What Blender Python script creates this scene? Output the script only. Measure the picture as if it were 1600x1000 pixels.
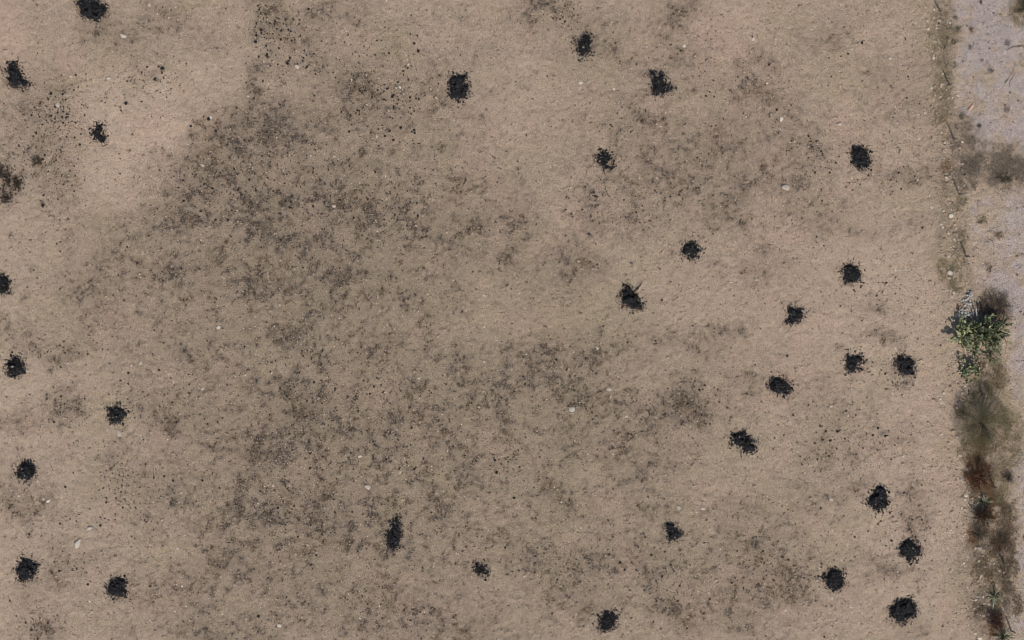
import bpy, bmesh, math, random
import numpy as np
from mathutils import Vector, Matrix, Euler

scene = bpy.context.scene
for o in list(bpy.data.objects):
    bpy.data.objects.remove(o)
COL = scene.collection
rng = np.random.default_rng(7)
random.seed(7)

# ------------------------------------------------------------------ camera
S = 0.04                                   # metres per photograph pixel
def P(px, py):                             # map position -> metres
    return ((px - 800.0) * S, (500.0 - py) * S)
CAM_H = 170.0
cam = bpy.data.cameras.new('camera')
cam.sensor_width = 36.0
cam.lens = 36.0 * CAM_H / 64.0
cam.clip_end = 3000.0
camo = bpy.data.objects.new('camera', cam)
camo.location = (0, 0, CAM_H)
COL.objects.link(camo)
scene.camera = camo

# ------------------------------------------------------------------ sky, sun, exposure
SUN_EL = math.radians(50.0)
SUN_DIR = Vector((0.38 * math.cos(SUN_EL), -0.925 * math.cos(SUN_EL), math.sin(SUN_EL))).normalized()
world = bpy.data.worlds.new('World')
scene.world = world
world.use_nodes = True
nt = world.node_tree
bg = nt.nodes.get('Background') or nt.nodes.new('ShaderNodeBackground')
sky = nt.nodes.new('ShaderNodeTexSky')
sky.sky_type = 'NISHITA'
sky.sun_disc = False
sky.sun_elevation = SUN_EL
sky.sun_rotation = math.atan2(SUN_DIR.x, SUN_DIR.y)
nt.links.new(sky.outputs['Color'], bg.inputs['Color'])
bg.inputs['Strength'].default_value = 0.10
sun = bpy.data.lights.new('sun', 'SUN')
sun.energy = 3.3
sun.angle = math.radians(0.55)
sun.color = (1.0, 0.95, 0.885)
suno = bpy.data.objects.new('sun', sun)
suno.rotation_euler = (-SUN_DIR).to_track_quat('-Z', 'Y').to_euler()
suno.location = (10, -20, 60)
COL.objects.link(suno)
scene.view_settings.view_transform = 'Standard'
scene.view_settings.look = 'None'
scene.view_settings.gamma = 1.0
scene.view_settings.exposure = 0.14
scene.view_settings.use_curve_mapping = False
scene.cycles.filter_width = 0.95

# ------------------------------------------------------------------ noise helpers (numpy)
def _hash(ix, iy, seed):
    h = (ix.astype(np.int64) * 374761393 + iy.astype(np.int64) * 668265263 + seed * 1442695041) & 0xFFFFFFFF
    h = ((h ^ (h >> 13)) * 1274126177) & 0xFFFFFFFF
    h = ((h ^ (h >> 16)) * 2246822519) & 0xFFFFFFFF
    return ((h ^ (h >> 15)) & 0xFFFF) / 65535.0
def vnoise(x, y, seed=0):
    ix = np.floor(x); iy = np.floor(y)
    fx = x - ix; fy = y - iy
    fx = fx * fx * fx * (fx * (fx * 6 - 15) + 10); fy = fy * fy * fy * (fy * (fy * 6 - 15) + 10)
    a = _hash(ix, iy, seed); b = _hash(ix + 1, iy, seed)
    c = _hash(ix, iy + 1, seed); d = _hash(ix + 1, iy + 1, seed)
    return (a + (b - a) * fx) * (1 - fy) + (c + (d - c) * fx) * fy
def fbm(x, y, scale, octaves=4, seed=0, gain=0.5):
    """0..1, mean .5; scale = metres of the largest feature"""
    t = 0; amp = 1; tot = 0
    ca, sa = math.cos(0.6), math.sin(0.6)
    c0, s0 = math.cos(seed * 1.7 + .5), math.sin(seed * 1.7 + .5)
    u, v = (x * c0 - y * s0) / scale, (x * s0 + y * c0) / scale
    for k in range(octaves):
        t = t + amp * vnoise(u, v, seed + 17 * k); tot += amp
        u, v = (u * ca - v * sa) * 2.03 + 3.1, (u * sa + v * ca) * 2.03 - 1.7
        amp *= gain
    return t / tot
def sstep(a, b, x):
    t = np.clip((x - a) / (b - a), 0, 1)
    return t * t * (3 - 2 * t)
def A(v): return np.atleast_1d(np.asarray(v, dtype=np.float64))

# ------------------------------------------------------------------ layout of the ground cover (photograph pixels)
DARK = [ (470,400,330,250,-10,.46),(560,760,340,260,0,.42),(880,660,220,170,0,.34),(1060,900,240,120,0,.30),(1080,240,230,110,0,.30),(620,180,160,120,0,.30), # px, py, rx, ry, rot deg, strength : matted dead weeds and litter
 (430,215,120,60,-20,.60),(330,250,70,60,-30,.70),(385,180,45,35,-20,.65),(300,310,80,45,-25,.62),(250,335,55,30,-15,.45),
 (420,320,130,85,0,.66),(520,300,110,80,0,.62),(620,350,130,85,0,.50),(720,330,110,70,10,.42),(800,380,80,60,0,.42),
 (230,420,130,60,0,.40),(360,430,150,80,0,.50),(500,440,150,90,0,.50),(640,470,110,60,0,.40),(450,520,90,40,0,.55),
 (150,470,80,50,0,.32),(330,540,110,60,0,.36),(560,560,140,60,0,.46),(680,590,120,60,0,.46),(480,640,110,60,0,.66),
 (400,700,120,60,0,.58),(560,690,130,60,0,.56),(660,670,90,60,0,.56),(330,640,80,60,0,.42),(300,760,90,60,0,.36),
 (420,790,120,60,0,.58),(520,810,120,60,0,.55),(380,870,110,60,0,.50),(300,920,90,60,0,.42),(480,920,120,70,0,.40),
 (600,780,80,50,0,.40),(560,960,110,50,0,.46),(690,980,110,40,0,.60),(640,940,70,40,0,.34),(350,990,120,40,0,.45),
 (720,700,90,70,0,.42),(780,640,80,60,0,.40),(840,590,80,60,0,.46),(890,640,70,60,0,.52),(880,560,60,50,0,.50),
 (940,540,50,40,0,.50),(930,600,50,45,0,.50),(1000,645,60,30,0,.58),(1060,640,55,40,0,.66),(900,700,90,60,0,.42),
 (1030,720,60,50,0,.50),(980,690,70,40,0,.40),(870,780,70,40,0,.40),(850,870,60,50,0,.50),(910,880,70,50,0,.56),(950,840,60,60,0,.40),
 (900,930,70,40,0,.42),(1020,880,70,50,0,.40),(1060,960,80,40,0,.40),(1180,860,80,70,0,.52),(1230,910,50,60,0,.56),(1150,940,70,50,0,.42),
 (1130,800,60,30,0,.34),(1000,780,70,40,0,.34),(760,760,90,50,0,.36),(780,860,70,50,0,.34),
 (600,190,90,60,0,.42),(560,130,60,50,0,.40),(640,160,50,50,0,.42),(480,70,70,60,0,.36),(420,50,35,50,0,.50),(520,20,60,30,0,.40),
 (870,15,60,30,0,.58),(930,60,60,60,0,.34),(1050,30,40,40,0,.44),(1000,90,60,40,0,.34),(1060,100,60,50,0,.34),
 (1030,220,80,50,0,.38),(1010,190,40,40,30,.38),(1120,230,80,50,0,.33),(1200,210,70,50,0,.30),(1275,225,30,30,0,.40),(1060,280,90,40,0,.44),
 (1180,140,60,50,0,.36),(1160,280,80,40,0,.40),(1000,330,60,50,0,.30),(920,320,60,50,0,.34),(900,400,60,60,0,.36),(860,420,50,60,0,.40),
 (1240,290,60,50,0,.32),(1130,330,80,50,0,.28),(1190,420,70,60,0,.26),(1280,330,60,50,0,.28),(1140,510,40,20,0,.40),
 (1100,540,80,40,0,.34),(1150,600,50,40,0,.24),(1330,640,70,60,0,.24),(1300,700,60,60,0,.28),(1270,780,60,40,0,.28),
 (30,190,50,60,0,.26),(90,170,50,60,0,.30),(60,245,50,40,0,.28),(15,285,30,34,0,.38),(100,260,40,60,0,.28),(110,330,50,60,0,.28),
 (220,120,70,40,0,.44),(190,60,60,40,0,.32),(260,30,50,30,0,.36),(330,60,60,40,0,.26),(150,50,30,30,0,.40),
 (30,520,50,40,0,.40),(100,540,60,30,0,.34),(90,640,40,30,0,.50),(30,660,25,30,0,.44),(20,760,60,60,0,.22),(40,790,30,40,0,.46),(200,730,60,50,0,.32),
 (80,890,50,20,0,.40),(60,985,30,35,0,.52),(60,940,30,30,0,.30),(120,870,40,30,0,.24),(250,640,60,50,0,.34),(265,670,40,40,0,.40),
 (1400,590,30,18,0,.46),(1380,532,35,14,20,.48),(1375,488,30,12,20,.46),(1395,275,70,18,0,.30),(1430,280,60,10,0,.30),(1415,800,25,40,0,.50),
 (1395,890,28,10,0,.50),(1340,890,50,30,0,.24),(1440,900,30,25,0,.30),(1430,980,25,25,0,.40),(1350,370,40,25,0,.22),(1420,340,40,30,0,.22),
 (1560,262,80,36,0,.24),(1515,265,30,40,0,.30),(1505,215,20,35,0,.5),(1576,850,18,66,0,.48),(1580,930,14,38,0,.42),(1555,730,30,40,0,.45),(1550,480,26,24,0,.55),(1525,700,24,30,0,.5),(1515,640,26,30,0,.6),(1550,600,24,40,0,.4),(1545,560,20,30,0,.4),(1495,45,14,30,0,.35),(1482,90,14,60,0,.22),(1478,170,22,60,0,.28),(1488,340,16,60,0,.35),(1505,400,10,50,0,.4),(1520,860,20,50,0,.35),(1545,960,25,50,0,.45),  # blob just above the prickly pears mixes dried weeds with their painted shade
 (1330,760,30,20,0,.40),(1240,610,50,30,0,.22),(1390,700,50,40,0,.20),(1300,60,60,30,0,.24),(1420,150,50,50,0,.22),(1360,150,60,60,0,.18),
]
SPOTS = [ (615,862,12,.8),(600,850,9,.6),(632,855,8,.6),(614,812,9,.7),(605,838,12,.6),(628,835,10,.6),(640,826,7,.8),(643,850,7,.6),(18,132,9,.7),(40,138,9,.7), # small dark tangles and stains, px, py, r, strength
 (388,195,14,.8),(362,215,12,.8),(305,265,10,.8),(335,255,12,.8),(395,270,12,.7),(240,330,10,.7),(195,352,8,.8),(195,362,7,.8),(183,380,8,.7),
 (278,365,10,.8),(225,345,10,.7),(97,305,9,.8),(100,285,7,.8),(15,365,9,.7),(68,320,6,.9),(50,422,6,.8),(35,468,10,.7),(100,470,9,.7),
 (505,365,12,.8),(500,285,10,.7),(560,428,7,1.),(405,465,8,.9),(415,310,9,.7),(670,495,10,.9),(650,385,12,.7),(425,348,8,.8),(545,350,10,.6),
 (465,518,14,1.),(455,535,20,.7),(525,510,10,.7),(597,562,9,.9),(610,655,9,.9),(620,680,8,.9),(470,655,16,.9),(640,620,10,.7),(672,520,10,.7),
 (410,630,10,.8),(735,620,12,.6),(890,605,9,.9),(893,632,9,.9),(950,620,7,.9),(960,540,9,.8),(935,545,9,.8),(1023,720,10,.8),(920,695,10,.6),
 (1075,635,18,.7),(1055,665,7,.8),(1000,640,10,.8),(1158,515,11,.8),(1380,533,9,1.),(1400,600,9,.8),(1310,545,7,.7),(1272,225,9,.8),
 (1355,565,6,.5),(1397,890,11,.8),(1410,805,10,.8),(1420,815,10,.7),(1155,835,9,1.),(1200,945,12,.8),(1220,920,10,.7),(1172,980,10,.7),(665,805,7,.7),
 (640,872,9,.8),(590,905,6,.7),(890,890,7,.8),(908,892,6,.8),(975,885,8,.8),(955,855,6,.7),(62,550,8,1.),(45,520,8,.9),(52,548,7,.9),(80,578,8,.8),
 (88,630,8,1.),(90,645,9,.8),(105,635,9,.6),(28,660,9,.9),(33,672,7,.8),(30,702,7,.8),(45,835,6,.9),(30,803,5,.8),(92,891,5,.9),(58,978,9,1.),(62,990,8,.9),
 (1110,222,8,.5),(930,310,9,.7),(945,300,6,.8),(880,330,6,.9),(920,365,7,.8),(955,385,8,.7),(945,410,6,.7),(1050,395,10,.6),(805,310,7,.7),(985,225,5,.9),
 (1048,25,12,.7),(960,38,6,.9),(838,12,8,.9),(885,8,9,.7),(870,28,6,.8),(1185,192,5,.9),(1130,135,8,.7),(300,190,5,1.),(335,175,6,.9),(255,107,6,1.),(243,122,5,.9),(195,162,4,1.),
 (240,113,9,.6),(205,125,9,.5),(80,145,5,.9),(95,145,7,.7),(60,205,8,.6),(42,235,11,.9),(15,215,9,.7),(58,252,12,.6),(8,270,9,1.),(25,285,12,1.),(10,308,11,1.),(27,293,9,1.),
 (405,15,5,1.),(406,22,5,1.),(408,45,7,1.),(400,58,6,1.),(399,66,5,1.),(431,35,5,.8),(440,48,4,.8),(450,98,6,.9),(418,86,6,.8),(404,88,4,.9),(482,13,5,.9),(505,33,10,.3),
 (440,130,9,.8),(432,172,5,.9),(400,240,6,.7),(497,230,7,.8),(560,135,12,.6),(550,170,8,.6),(640,195,8,.7),(1280,205,8,.6),(1300,275,6,.5),
]
YEL = [(640,560,440,350,.62),(900,760,320,260,.48),(1335,130,60,50,.6),(840,510,60,40,.7),(760,540,60,40,.6),(800,480,70,40,.5),(640,830,80,50,.5),(900,480,70,40,.5),(1010,640,30,20,.7),(1280,120,40,30,.5),
 (1465,90,22,90,.7),(1475,420,22,30,1.),(1490,440,18,40,.9),(1460,20,20,40,.7),(100,135,40,25,.7),(170,330,40,25,.7),(720,930,80,50,.4),(1200,690,40,30,.4),(830,860,40,40,.6),
 (590,80,50,60,.4),(910,210,40,25,.5),(1000,560,60,40,.4),(350,390,60,40,.3),(560,480,80,40,.4),(1260,840,30,30,.4),(1585,640,30,60,.6),(1575,780,25,30,.6),(1530,350,20,20,.4),(700,360,40,30,.3),(950,820,60,60,.35),(1100,940,60,50,.3)]
PINK = [(1115,60,60,70,.8),(1150,100,40,60,.7),(225,225,70,50,.7),(10,60,40,60,.9),(95,95,35,25,.7),(1320,190,30,40,.8),(920,330,50,40,.5),(1210,320,50,50,.5),(1290,440,70,60,.4),(190,275,40,40,.5),
 (1250,580,60,50,.45),(1210,260,40,60,.4),(1380,260,40,30,.5),(1460,200,25,40,.6),(1430,700,50,120,.4),(560,600,60,50,.3),(770,180,60,40,.4),(1150,450,50,50,.3),(40,930,50,50,.3)]
PALE = [(20,600,60,400,.45),(230,220,70,50,.5),(770,190,90,80,.40),(1390,650,110,330,.45),(60,400,50,70,.35),(40,820,50,160,.35),(1150,470,150,80,.25),(1450,850,70,200,.35),(120,600,70,60,.4),(170,700,60,40,.4),(1340,170,30,60,.5),(1280,480,90,90,.25),(130,800,70,50,.3),(240,860,60,60,.2),(860,330,50,50,.2),(1160,380,80,50,.2)]

def ell(px, py, l):
    cx, cy, rx, ry = l[0], l[1], l[2], l[3]
    rot = math.radians(l[4]) if len(l) == 6 else 0.0
    dx, dy = px - cx, py - cy
    if rot:
        c, s = math.cos(rot), math.sin(rot)
        dx, dy = dx * c + dy * s, -dx * s + dy * c
    return np.exp(-((dx / rx) ** 2 + (dy / ry) ** 2) * 1.1) * l[-1]

EDGE_Y = [-400,-100,0,30,60,90,130,165,185,210,240,300,315,350,400,440,452,465,500,520,560,600,640,700,760,800,900,1000,1400]
EDGE_X = [1478,1480,1484,1488,1496,1491,1496,1499,1512,1525,1532,1545,1512,1514,1520,1528,1540,1572,1588,1584,1578,1586,1602,1598,1590,1586,1590,1584,1580]
ROADGAP = [(1575,268,78,40),(1606,10,30,26),(1534,342,9,12),(1548,372,6,9),(1563,370,6,9)]
def road_sd(x, y):
    """signed 'px' distance to the pale track, >0 on the track"""
    px, py = x / S + 800, 500 - y / S
    n = (fbm(x, y, 1.5, 5, 91, .6) - .5) * 46 + (fbm(x, y, .35, 3, 92) - .5) * 22
    sd = px - np.interp(py, EDGE_Y, EDGE_X) + n
    for cx, cy, rx, ry in ROADGAP:
        q = (np.sqrt(((px - cx) / rx) ** 2 + ((py - cy) / ry) ** 2) - 1) * min(rx, ry)
        sd = np.minimum(sd, q + n * .8)
    return sd
def verge(x, y):
    px, py = x / S + 800, 500 - y / S
    c = np.interp(py, [0, 300, 450, 700, 1000], [1462, 1480, 1500, 1522, 1548])
    w = np.interp(py, [0, 300, 450, 700, 1000], [26, 24, 24, 32, 34])
    return np.exp(-((px - c) / w) ** 2)
def ground_masks(x, y):
    px, py = x / S + 800, 500 - y / S
    # warp so outlines are never clean
    wx = (fbm(x, y, 2.2, 4, 51) - .5) * 70; wy = (fbm(x, y, 2.2, 4, 52) - .5) * 70
    qx, qy = px + wx, py + wy
    inside = (px > -150) & (px < 1750) & (py > -150) & (py < 1150)
    M = np.zeros_like(px)
    for l in DARK: M += ell(qx, qy, l) ** 4
    M = np.clip(M ** .25 * 1.12, 0, 1)
    M = np.where(inside, M, 0.3)
    # the weeds stop along a slanting line at the upper left
    dl = ((405 - px) * 225 + (90 - py) * 180) / 288.0 + (fbm(x, y, 1.6, 5, 53, .62) - .5) * 130
    box = sstep(100, 150, px) * sstep(480, 370, qx) * sstep(60, 120, py) * sstep(345, 315, py)
    M = M * (1 - .85 * sstep(-15, 30, dl) * box)
    M = np.maximum(M, .58 * sstep(20, -40, dl) * sstep(-120, -30, dl) * box)
    # clumps at several sizes, all soft
    z1 = (fbm(x, y, 1.5, 4, 11, .6) - .5) / .15
    z2 = (fbm(x, y, .50, 3, 12, .7) - .5) / .15
    z3 = (fbm(x, y, .22, 2, 14, .8) - .5) / .19
    r = (1 - np.abs(fbm(x, y, .9, 4, 13, .62) - .5) / .5) ** 7      # thin stringy mats
    z = .46 * z1 + .46 * z2 + .46 * z3 + 1.6 * (r - .25)
    D = M * (.48 + .38 * z + .16 * np.clip(z, 0, 3) ** 2) + .03 + .05 * np.clip(z2 + z3 - .6, 0, 2)
    D = np.maximum(D, .28 * M)
    D = np.clip(D, 0, 1)
    w2x = (vnoise(x * 5, y * 5, 61) - .5) * 9; w2y = (vnoise(x * 5, y * 5, 62) - .5) * 9
    sp = np.zeros_like(px)
    for cx, cy, rr, st in SPOTS:
        m = (np.abs(px - cx) < rr * 2.6) & (np.abs(py - cy) < rr * 2.6)
        if m.any():
            dx = px[m] + w2x[m] - cx; dy = py[m] + w2y[m] - cy
            sp[m] = np.maximum(sp[m], np.exp(-(dx * dx + dy * dy) / (rr * rr * .55)) * st)
    D = np.maximum(D, sp * (.45 + .75 * vnoise(x * 9, y * 9, 63)))
    Y = np.zeros_like(px)
    for l in YEL: Y = np.maximum(Y, ell(qx, qy, l))
    Y = np.clip(Y * (.5 + fbm(x, y, .8, 4, 21)) + .5 * sstep(.52, .75, fbm(x, y, 2.6, 5, 22)), 0, 1)
    K = np.zeros_like(px)
    for l in PINK: K = np.maximum(K, ell(qx, qy, l))
    K = np.clip(K * (.5 + fbm(x, y, .8, 4, 31)) + .45 * sstep(.54, .75, fbm(x, y, 2.0, 5, 32)), 0, 1)
    L = np.zeros_like(px)
    for l in PALE: L = np.maximum(L, ell(qx, qy, l))
    R = sstep(-14, 18, road_sd(x, y) + (fbm(x, y, .5, 4, 96, .7) - .5) * 40)
    V = verge(x, y)
    D = D * (1 - .55 * R)
    R = R * (1 - .85 * sstep(.50, .70, fbm(x, y, 1.0, 5, 95, .65)))
    L = np.clip(L + .45 * sstep(-10, 50, dl) * box, 0, 1)
    return np.clip(D, 0, 1), Y, K, L, R, V, M * (1 - R)
def height(x, y):
    x, y = A(x), A(y)
    h = (fbm(x, y, 7, 3, 71) - .5) * .24 + (fbm(x, y, 1.3, 3, 72) - .5) * .10
    h = h + (fbm(x, y, .30, 4, 73, .6) - .5) * .115
    c, s = math.cos(.62), math.sin(.62)
    u, v = x * c + y * s, -x * s + y * c
    st = sstep(.35, .65, fbm(x, y, 5, 3, 75))
    h = h + (fbm(u / 3.2, v, .20, 3, 74) - .5) * .020 * (.25 + st)
    h = h + verge(x, y) * (.16 + .10 * (fbm(x, y, .5, 3, 76) - .5))
    h = h - sstep(-6, 10, road_sd(x, y)) * .05
    return h
def hz(x, y): return float(height(x, y)[0])

# ------------------------------------------------------------------ object helpers
def link(o, parent=None):
    COL.objects.link(o)
    if parent is not None: o.parent = parent
    return o
def tag(o, label=None, cat=None, group=None, kind=None):
    if label: o['label'] = label
    if cat: o['category'] = cat
    if group: o['group'] = group
    if kind: o['kind'] = kind
    return o
def empty(name, loc, rz=0.0):
    o = bpy.data.objects.new(name, None)
    o.empty_display_size = .2
    o.location = loc; o.rotation_euler = (0, 0, rz)
    return link(o)
def np_mesh(name, V, F, mat=None, cols=None, smooth=False):
    V = np.asarray(V, dtype=np.float32); F = np.asarray(F, dtype=np.int32)
    k = F.shape[1]
    me = bpy.data.meshes.new(name)
    me.vertices.add(len(V)); me.vertices.foreach_set('co', V.ravel())
    me.loops.add(F.size); me.loops.foreach_set('vertex_index', F.ravel())
    me.polygons.add(len(F))
    me.polygons.foreach_set('loop_start', np.arange(0, F.size, k, dtype=np.int32))
    me.polygons.foreach_set('loop_total', np.full(len(F), k, dtype=np.int32))
    if smooth: me.polygons.foreach_set('use_smooth', np.ones(len(F), dtype=bool))
    me.update(calc_edges=True)
    if cols is not None:
        cols = np.asarray(cols, dtype=np.float32)
        if cols.shape[1] == 3: cols = np.hstack([cols, np.ones((len(cols), 1), np.float32)])
        at = me.color_attributes.new('Col', 'FLOAT_COLOR', 'POINT')
        at.data.foreach_set('color', cols.ravel())
    if mat: me.materials.append(mat)
    return me
def mobj(name, V, F, mat, parent=None, cols=None, smooth=False, loc=(0, 0, 0)):
    o = bpy.data.objects.new(name, np_mesh(name, V, F, mat, cols, smooth))
    o.location = loc
    return link(o, parent)

def ico(sub):
    bm = bmesh.new(); bmesh.ops.create_icosphere(bm, subdivisions=sub, radius=1)
    v = np.array([p.co[:] for p in bm.verts]); f = np.array([[q.index for q in p.verts] for p in bm.faces])
    bm.free(); return v, f
ICO1, ICO2, ICO3 = ico(1), ico(2), ico(3)
OCT = (np.array([(1,0,0),(0,1,0),(-1,0,0),(0,-1,0),(0,0,1),(0,0,-1)], float),
       np.array([(0,1,4),(1,2,4),(2,3,4),(3,0,4),(1,0,5),(2,1,5),(3,2,5),(0,3,5)]))
def lumps(base, pos, size, jitter=.25, cols=None, r=rng):
    """many small lumps in one array: base template at pos (n,3), size (n,3), random turn about z"""
    bv, bf = base
    n, m = len(pos), len(bv)
    a = r.uniform(0, 2 * math.pi, n); ca, sa = np.cos(a), np.sin(a)
    v = bv[None] * (1 + r.uniform(-jitter, jitter, (n, m, 1)))
    v = v * size[:, None, :]
    x = v[:, :, 0] * ca[:, None] - v[:, :, 1] * sa[:, None]
    y = v[:, :, 0] * sa[:, None] + v[:, :, 1] * ca[:, None]
    V = np.stack([x, y, v[:, :, 2]], -1) + pos[:, None, :]
    F = bf[None] + (np.arange(n) * m)[:, None, None]
    C = None if cols is None else np.repeat(cols, m, axis=0)
    return V.reshape(-1, 3), F.reshape(-1, 3), C
def blades(pos, direction, length, width, lift, cols):
    """one-triangle stalks: pos (n,3) root, direction angle, lift = rise of the tip"""
    n = len(pos)
    d = np.stack([np.cos(direction), np.sin(direction)], -1)
    p = np.stack([-d[:, 1], d[:, 0]], -1)
    a = pos.copy(); b = pos.copy(); c = pos.copy()
    a[:, :2] += p * width[:, None] * .5; b[:, :2] -= p * width[:, None] * .5
    c[:, :2] += d * length[:, None]; c[:, 2] += lift
    V = np.stack([a, b, c], 1).reshape(-1, 3)
    return V, np.arange(3 * n).reshape(-1, 3), np.repeat(cols, 3, axis=0)
def tube(points, radii, sides=5):
    pts = np.asarray(points, float); n = len(pts)
    t = np.gradient(pts, axis=0); t /= np.linalg.norm(t, axis=1)[:, None] + 1e-9
    ref = np.where(np.abs(t[:, 2:3]) > .9, np.array([[1., 0, 0]]), np.array([[0, 0, 1.]]))
    u = np.cross(t, ref); u /= np.linalg.norm(u, axis=1)[:, None] + 1e-9
    w = np.cross(t, u)
    an = np.arange(sides) * 2 * math.pi / sides
    rr = np.asarray(radii, float)[:, None, None]
    V = pts[:, None] + rr * (np.cos(an)[None, :, None] * u[:, None] + np.sin(an)[None, :, None] * w[:, None])
    F = []
    for i in range(n - 1):
        for j in range(sides):
            k = (j + 1) % sides
            F.append((i * sides + j, i * sides + k, (i + 1) * sides + k, (i + 1) * sides + j))
    V = np.vstack([V.reshape(-1, 3), pts[0:1], pts[-1:]])
    T = []
    for q in F: T += [(q[0], q[1], q[2]), (q[0], q[2], q[3])]
    for j in range(sides):
        k = (j + 1) % sides
        T.append((n * sides, k, j)); T.append((n * sides + 1, (n - 1) * sides + j, (n - 1) * sides + k))
    return V, np.array(T)
def merge(parts):
    Vs, Fs, Cs, o = [], [], [], 0
    for p in parts:
        Vs.append(p[0]); Fs.append(p[1] + o); o += len(p[0])
        if len(p) > 2 and p[2] is not None: Cs.append(p[2])
    return np.vstack(Vs), np.vstack(Fs), (np.vstack(Cs) if Cs else None)

# ------------------------------------------------------------------ materials
def newmat(name, rough=.9, spec=.2):
    m = bpy.data.materials.new(name); m.use_nodes = True
    b = m.node_tree.nodes['Principled BSDF']
    b.inputs['Roughness'].default_value = rough
    b.inputs['Specular IOR Level'].default_value = spec
    return m, m.node_tree, b
def N(nt, typ, **kw):
    n = nt.nodes.new(typ)
    for k, v in kw.items(): setattr(n, k, v)
    return n
def noise(nt, vec, scale, detail=3, rough=.6):
    n = N(nt, 'ShaderNodeTexNoise'); n.inputs['Scale'].default_value = scale
    n.inputs['Detail'].default_value = detail; n.inputs['Roughness'].default_value = rough
    nt.links.new(vec, n.inputs['Vector']); return n.outputs['Fac']
def mathn(nt, op, a, b=None, c=None, clamp=False):
    n = N(nt, 'ShaderNodeMath', operation=op); n.use_clamp = clamp
    for i, v in enumerate((a, b, c)):
        if v is None: continue
        if isinstance(v, (int, float)): n.inputs[i].default_value = v
        else: nt.links.new(v, n.inputs[i])
    return n.outputs[0]
def mixc(nt, fac, a, b, mode='MIX'):
    n = N(nt, 'ShaderNodeMix', data_type='RGBA', blend_type=mode)
    for sock, v in ((n.inputs[0], fac), (n.inputs[6], a), (n.inputs[7], b)):
        if isinstance(v, (int, float)): sock.default_value = v
        elif isinstance(v, tuple): sock.default_value = (*v, 1)
        else: nt.links.new(v, sock)
    return n.outputs[2]
def maprange(nt, v, a, b, c=0., d=1.):
    n = N(nt, 'ShaderNodeMapRange'); nt.links.new(v, n.inputs[0])
    for i, q in enumerate((a, b, c, d)): n.inputs[i + 1].default_value = q
    n.interpolation_type = 'SMOOTHSTEP'
    return n.outputs[0]

SOIL   = (0.395, 0.298, 0.214)
SOIL2  = (0.322, 0.246, 0.173)
PALEC  = (0.475, 0.358, 0.262)
YELC   = (0.335, 0.268, 0.158)
PINKC  = (0.435, 0.300, 0.222)
DARKC  = (0.078, 0.061, 0.050)
DARKC2 = (0.095, 0.067, 0.043)
ROADC  = (0.385, 0.318, 0.280)
ROADC2 = (0.335, 0.275, 0.240)
STAINC = (0.195, 0.147, 0.106)
VERGEC = (0.290, 0.222, 0.145)
def ground_material():
    m, nt, b = newmat('soil', .95, .1)
    g = N(nt, 'ShaderNodeNewGeometry').outputs['Position']
    a1 = N(nt, 'ShaderNodeAttribute', attribute_name='m1'); a2 = N(nt, 'ShaderNodeAttribute', attribute_name='m2')
    s1 = N(nt, 'ShaderNodeSeparateColor'); nt.links.new(a1.outputs['Color'], s1.inputs[0])
    s2 = N(nt, 'ShaderNodeSeparateColor'); nt.links.new(a2.outputs['Color'], s2.inputs[0])
    D, Y, K = s1.outputs; L, R, V = s2.outputs
    n_big = noise(nt, g, .45, 5); n_mid = noise(nt, g, 2.6, 5, .65); n_fin = noise(nt, g, 11, 4, .7); n_gr = noise(nt, g, 17, 3, .75)
    n_str = noise(nt, g, 6, 5, .7)
    c = mixc(nt, maprange(nt, n_mid, .35, .68), SOIL2, SOIL)
    c = mixc(nt, mathn(nt, 'MULTIPLY', L, 1.0), c, PALEC)
    c = mixc(nt, mathn(nt, 'MULTIPLY', Y, maprange(nt, n_fin, .30, .70)), c, YELC)
    c = mixc(nt, mathn(nt, 'MULTIPLY', K, .68), c, PINKC)
    c = mixc(nt, mathn(nt, 'MULTIPLY', V, maprange(nt, n_str, .42, .64, 0, .62)), c, VERGEC)
    rc = mixc(nt, maprange(nt, n_mid, .35, .7), ROADC2, ROADC)
    c = mixc(nt, R, c, rc)
    st = N(nt, 'ShaderNodeAttribute', attribute_name='m3').outputs['Fac']
    c = mixc(nt, mathn(nt, 'MULTIPLY', st, maprange(nt, n_mid, .30, .70, .34, .84)), c, STAINC)
    # matted litter, broken up finely
    brk = mathn(nt, 'MULTIPLY', maprange(nt, n_fin, .36, .64, .20, 1.80), maprange(nt, n_gr, .34, .66, .45, 1.55))
    d = mathn(nt, 'MULTIPLY', mathn(nt, 'MULTIPLY', D, brk), .98, clamp=True)
    dc = mixc(nt, maprange(nt, n_big, .40, .62), DARKC, DARKC2)
    c = mixc(nt, d, c, dc)
    # grain
    gr = maprange(nt, n_gr, .30, .70, .55, 1.42); g2 = maprange(nt, n_fin, .30, .70, .82, 1.16)
    mul = N(nt, 'ShaderNodeVectorMath', operation='SCALE'); nt.links.new(c, mul.inputs[0]); nt.links.new(mathn(nt, 'MULTIPLY', gr, g2), mul.inputs[3])
    nt.links.new(mul.outputs[0], b.inputs['Base Color'])
    bp = N(nt, 'ShaderNodeBump'); bp.inputs['Strength'].default_value = .75; bp.inputs['Distance'].default_value = .05
    nt.links.new(mathn(nt, 'ADD', n_fin, mathn(nt, 'MULTIPLY', n_gr, .6)), bp.inputs['Height'])
    nt.links.new(bp.outputs['Normal'], b.inputs['Normal'])
    return m
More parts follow.
